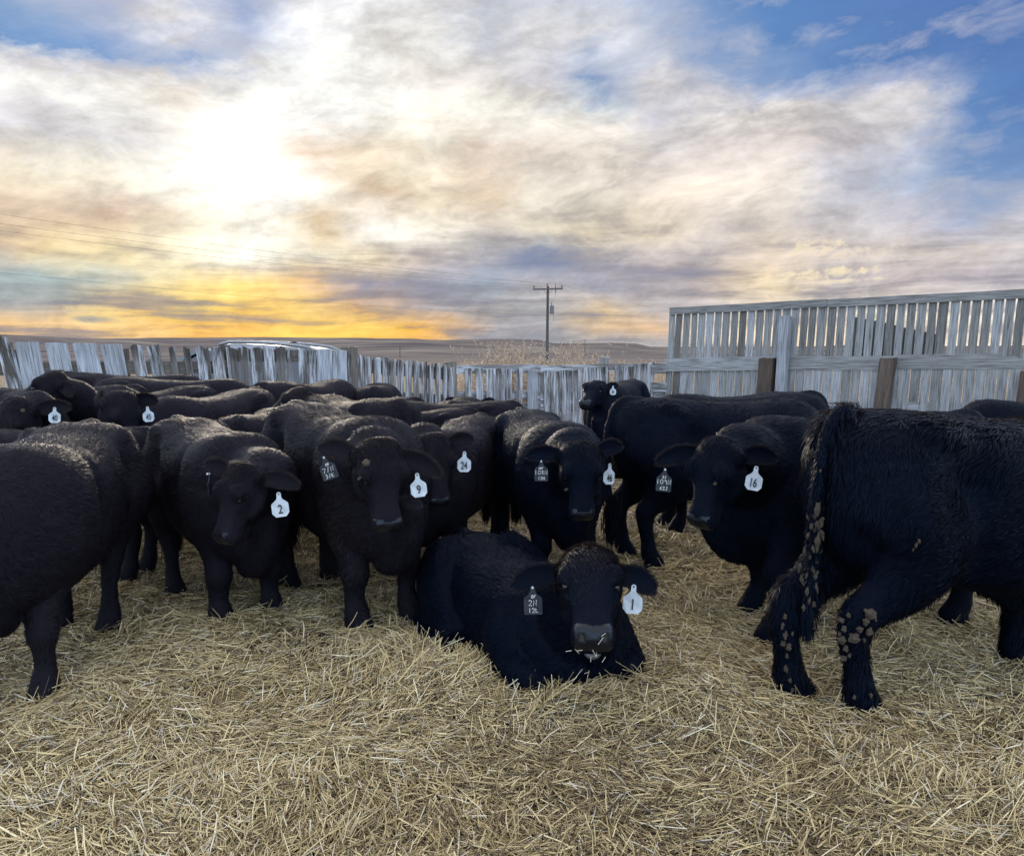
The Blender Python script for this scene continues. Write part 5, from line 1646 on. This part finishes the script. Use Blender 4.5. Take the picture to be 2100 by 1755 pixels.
    make_bull('black bull whose pricked ears show over the centre of the herd', (-.60, 9.15), 84, .88, FAR,
              dict(poll=(963, 822, 10.0), dir=(.0, .75, -.65), earL=(916, 815, -.05), earR=(1013, 816, -.05), size=1.1), fur=9000, seed=22, coat='_warm_lit',
              tags=[dict(ear='earL', num='8', px=(930, 835), back=True)])
    make_bull('black bull with tufted tail end below the narrow fence boards', (-1.72, 8.60), 180, .90, FAR, dict(local=(1.0, 0, .75), ldir=(.6, 0, -.8)), fur=12000, seed=23, coat='_warm_lit', tuft=.8, brown=0.024)
    make_bull('black bull rump high against the narrow fence boards', (-1.70, 9.85), 96, 1.0, FAR, dict(local=(1.0, 0, .8), ldir=(.6, 0, -.8)), fur=12000, seed=24, coat='_warm_lit', brown=0.040)
    make_bull('small black bull with tag 35 standing alone by the far fence', (1.50, 11.05), 244, 1.0, FAR,
              dict(poll=(1228, 788, 10.35), muzzle=(1198, 830), earL=(1266, 784, .05), earR=(1198, 786, .1), size=1.05), fur=16000, seed=25,
              tags=[Wt('35', (1257, 801), dy=-.05, label='white tag numbered 35')])
    make_bull('black bull with one upright ear showing beside the bull tagged 46', (1.95, 6.95), 184, 1.0, MID,
              dict(poll=(1226, 925, 6.5), dir=(-.75, -.2, -.6), earL=(1193, 868, -.05, (-.4, -.9, .1)), earR=(1222, 866, .3)), fur=20000, seed=26,
              tags=[dict(ear='earL', num='5', back=True, yaw=68, px=(1193, 897), dy=-.03)])
    make_bull('black bull with dark tufted rump against the lower windbreak boards', (2.38, 8.5), 180, .95, FAR, dict(local=(1.0, 0, .8), ldir=(.6, 0, -.8)), fur=14000, seed=27, tuft=.9)
    make_bull('black bull grazing behind the large muddy bull at the right edge', (4.55, 6.6), 178, .98, FAR, dict(local=(1.05, 0, .62), ldir=(.4, 0, -.9)), fur=18000, seed=28)
    muddy_tail(Yb)


def muddy_tail(b):
    root, sc = b['root'], b['scale']
    g = np.random.default_rng(5)
    tl = b['tl']
    pts = [(1735, 838, 3.36), (1706, 860, 3.3), (1690, 905, 3.3), (1681, 960, 3.3), (1676, 1020, 3.3), (1672, 1090, 3.3), (1668, 1160, 3.3), (1660, 1225, 3.3), (1654, 1285, 3.3)]
    W_ = (b['co'] * sc) @ b['Rm'].T + b['O']
    c0 = np.array([0, 0, CAM_H])
    hit = []
    for i, p in enumerate(pts):
        rr = np.array(ray(p[0], p[1])); rr /= np.linalg.norm(rr)
        dv = W_ - c0; tt = dv @ rr; off = np.linalg.norm(dv - tt[:, None] * rr, axis=1); ok = off < .03
        Y = (tt[ok].min() * rr[1] - .012) if ok.any() else (hit[-1][2] if hit else p[2])
        if hit: Y = min(max(Y, hit[-1][2] - .07), hit[-1][2] + .05)
        hit.append((p[0], p[1], Y))
    pts = hit
    loc = [tl(at(*p)) for p in pts]
    rows = []
    wid = [.024, .020, .016, .018, .025, .032, .033, .028, .010]
    V, Fc = [], []
    limb(V, Fc, [(*l, w, w) for l, w in zip(loc, wid)], 12, 4)
    me = new_mesh('tail', np.array(V) * sc, Fc); t = link('tail', me, root, M['hide']); me.polygons.foreach_set('use_smooth', np.ones(len(me.polygons), dtype=bool))
    L = np.array(loc); n = 3600
    u = g.random(n) ** 1.2 * (len(L) - 1.001); i = u.astype(int); f = (u - i)[:, None]
    c = L[i] * (1 - f) + L[i + 1] * f; wd = np.interp(u, range(len(L)), wid)
    r = g.normal(size=(n, 3)); r[:, 2] *= .3; r /= np.linalg.norm(r, axis=1, keepdims=True)
    pb = c + r * wd[:, None] * .92
    d = np.stack([g.normal(size=n) * .12, g.normal(size=n) * .12, -np.ones(n)], 1) + r * .35; d /= np.linalg.norm(d, axis=1, keepdims=True)
    le = g.uniform(.02, .045, n) + .05 * (u > 6.5)
    sd = np.cross(d, r + g.normal(size=(n, 3)) * .3); sd /= np.linalg.norm(sd, axis=1, keepdims=True); h2 = sd * .0026
    pm = pb + d * (le * .5)[:, None] + r * .006; pt = pb + d * le[:, None]
    vv = np.stack([pb - h2, pb + h2, pm - h2 * .8, pm + h2 * .8, pt], 1)
    lp = ((np.arange(n) * 5)[:, None] + np.array([0, 1, 3, 2, 2, 3, 4])[None]).ravel(); st = ((np.arange(n) * 7)[:, None] + np.array([0, 4])[None]).ravel()
    hm = np_mesh('tail_hair', vv.reshape(-1, 3) * sc, lp, st, smooth=True); add_attr(hm, 'tone', np.repeat(g.random(n) * .8, 5)); link('tail_hair', hm, t, M['fur'])
    # clods of dried mud: a few shared shapes
    shapes = []
    for k in range(4):
        bm = bmesh.new(); bmesh.ops.create_icosphere(bm, subdivisions=3, radius=1.0)
        for v in bm.verts: v.co *= 1 + .28 * math.sin(v.co.x * 4 + k) * math.sin(v.co.y * 3 + k * 2) + .15 * math.sin(v.co.z * 6 + k) + g.normal() * .09
        m_ = bpy.data.meshes.new('mud_clod'); bm.to_mesh(m_); bm.free(); m_.polygons.foreach_set('use_smooth', np.ones(len(m_.polygons), dtype=bool)); m_.materials.append(M['mud']); shapes.append(m_)
    W_ = (b['co'] * sc) @ b['Rm'].T + b['O']
    c0 = np.array([0, 0, CAM_H])

    def clod(px, py, w, h, on=None):
        rr = np.array(ray(px, py)); rr /= np.linalg.norm(rr)
        if on is None:
            dv = W_ - c0; tt = dv @ rr; off = np.linalg.norm(dv - tt[:, None] * rr, axis=1); ok = off < .018
            if not ok.any(): return
            tm = tt[ok].min() - .012
        else:
            j = np.argmin([abs(py - p[1]) for p in pts]); Yd = pts[j][2] - .045; tm = Yd / rr[1]
        p = tl(c0 + rr * tm)
        k_ = tm / F_PX
        o = bpy.data.objects.new('mud_clod', shapes[int(g.integers(0, 4))]); C.objects.link(o); o.parent = root
        o.location = Vector(p * sc); o.scale = (w * k_ * .30, w * k_ * .46, h * k_ * .46); o.rotation_euler = (g.normal() * .2, g.normal() * .2, g.normal() * .5)
    for px, py, w, h in ((1676, 1045, 15, 28), (1671, 1058, 10, 16), (1679, 1075, 15, 30), (1677, 1110, 20, 36), (1685, 1095, 14, 24), (1683, 1127, 11, 16), (1640, 1163, 9, 22), (1668, 1170, 10, 18), (1672, 1180, 10, 20),
                         (1645, 1190, 8, 20), (1675, 1205, 9, 18), (1655, 1213, 9, 18), (1664, 1080, 7, 13), (1657, 1098, 7, 12), (1650, 1130, 7, 16), (1662, 1140, 8, 15), (1676, 1150, 9, 16), (1660, 1232, 7, 14), (1648, 1246, 7, 13), (1669, 1240, 7, 14), (1654, 1180, 6, 13), (1668, 1125, 7, 13), (1656, 1060, 6, 10), (1672, 968, 8, 9), (1683, 965, 6, 7)):
        clod(px, py, w, h, True)
    for px, py, w, h in ((1784, 1258, 22, 20), (1776, 1274, 16, 15), (1763, 1290, 17, 12), (1783, 1296, 17, 15), (1752, 1309, 20, 19), (1772, 1312, 9, 9), (1725, 1272, 14, 10), (1731, 1290, 14, 13), (1727, 1312, 18, 14), (1735, 1330, 14, 14), (1722, 1300, 10, 10),
                         (1730, 1350, 16, 12), (1742, 1344, 9, 9), (1795, 1270, 9, 8), (1800, 1300, 9, 7), (1740, 1262, 8, 12), (1879, 1118, 7, 11), (1885, 1110, 6, 9), (1873, 1127, 5, 7), (1740, 1210, 8, 12),
                         (1610, 1265, 10, 12), (1605, 1283, 10, 14), (1611, 1302, 10, 15), (1606, 1320, 9, 12), (1617, 1327, 14, 15), (1614, 1345, 9, 12), (1612, 1372, 11, 16), (1620, 1395, 9, 10), (1625, 1300, 7, 9), (1786, 1425, 9, 9), (1752, 1430, 8, 9), (1625, 1415, 9, 9)):
        clod(px, py, w, h)


herd()
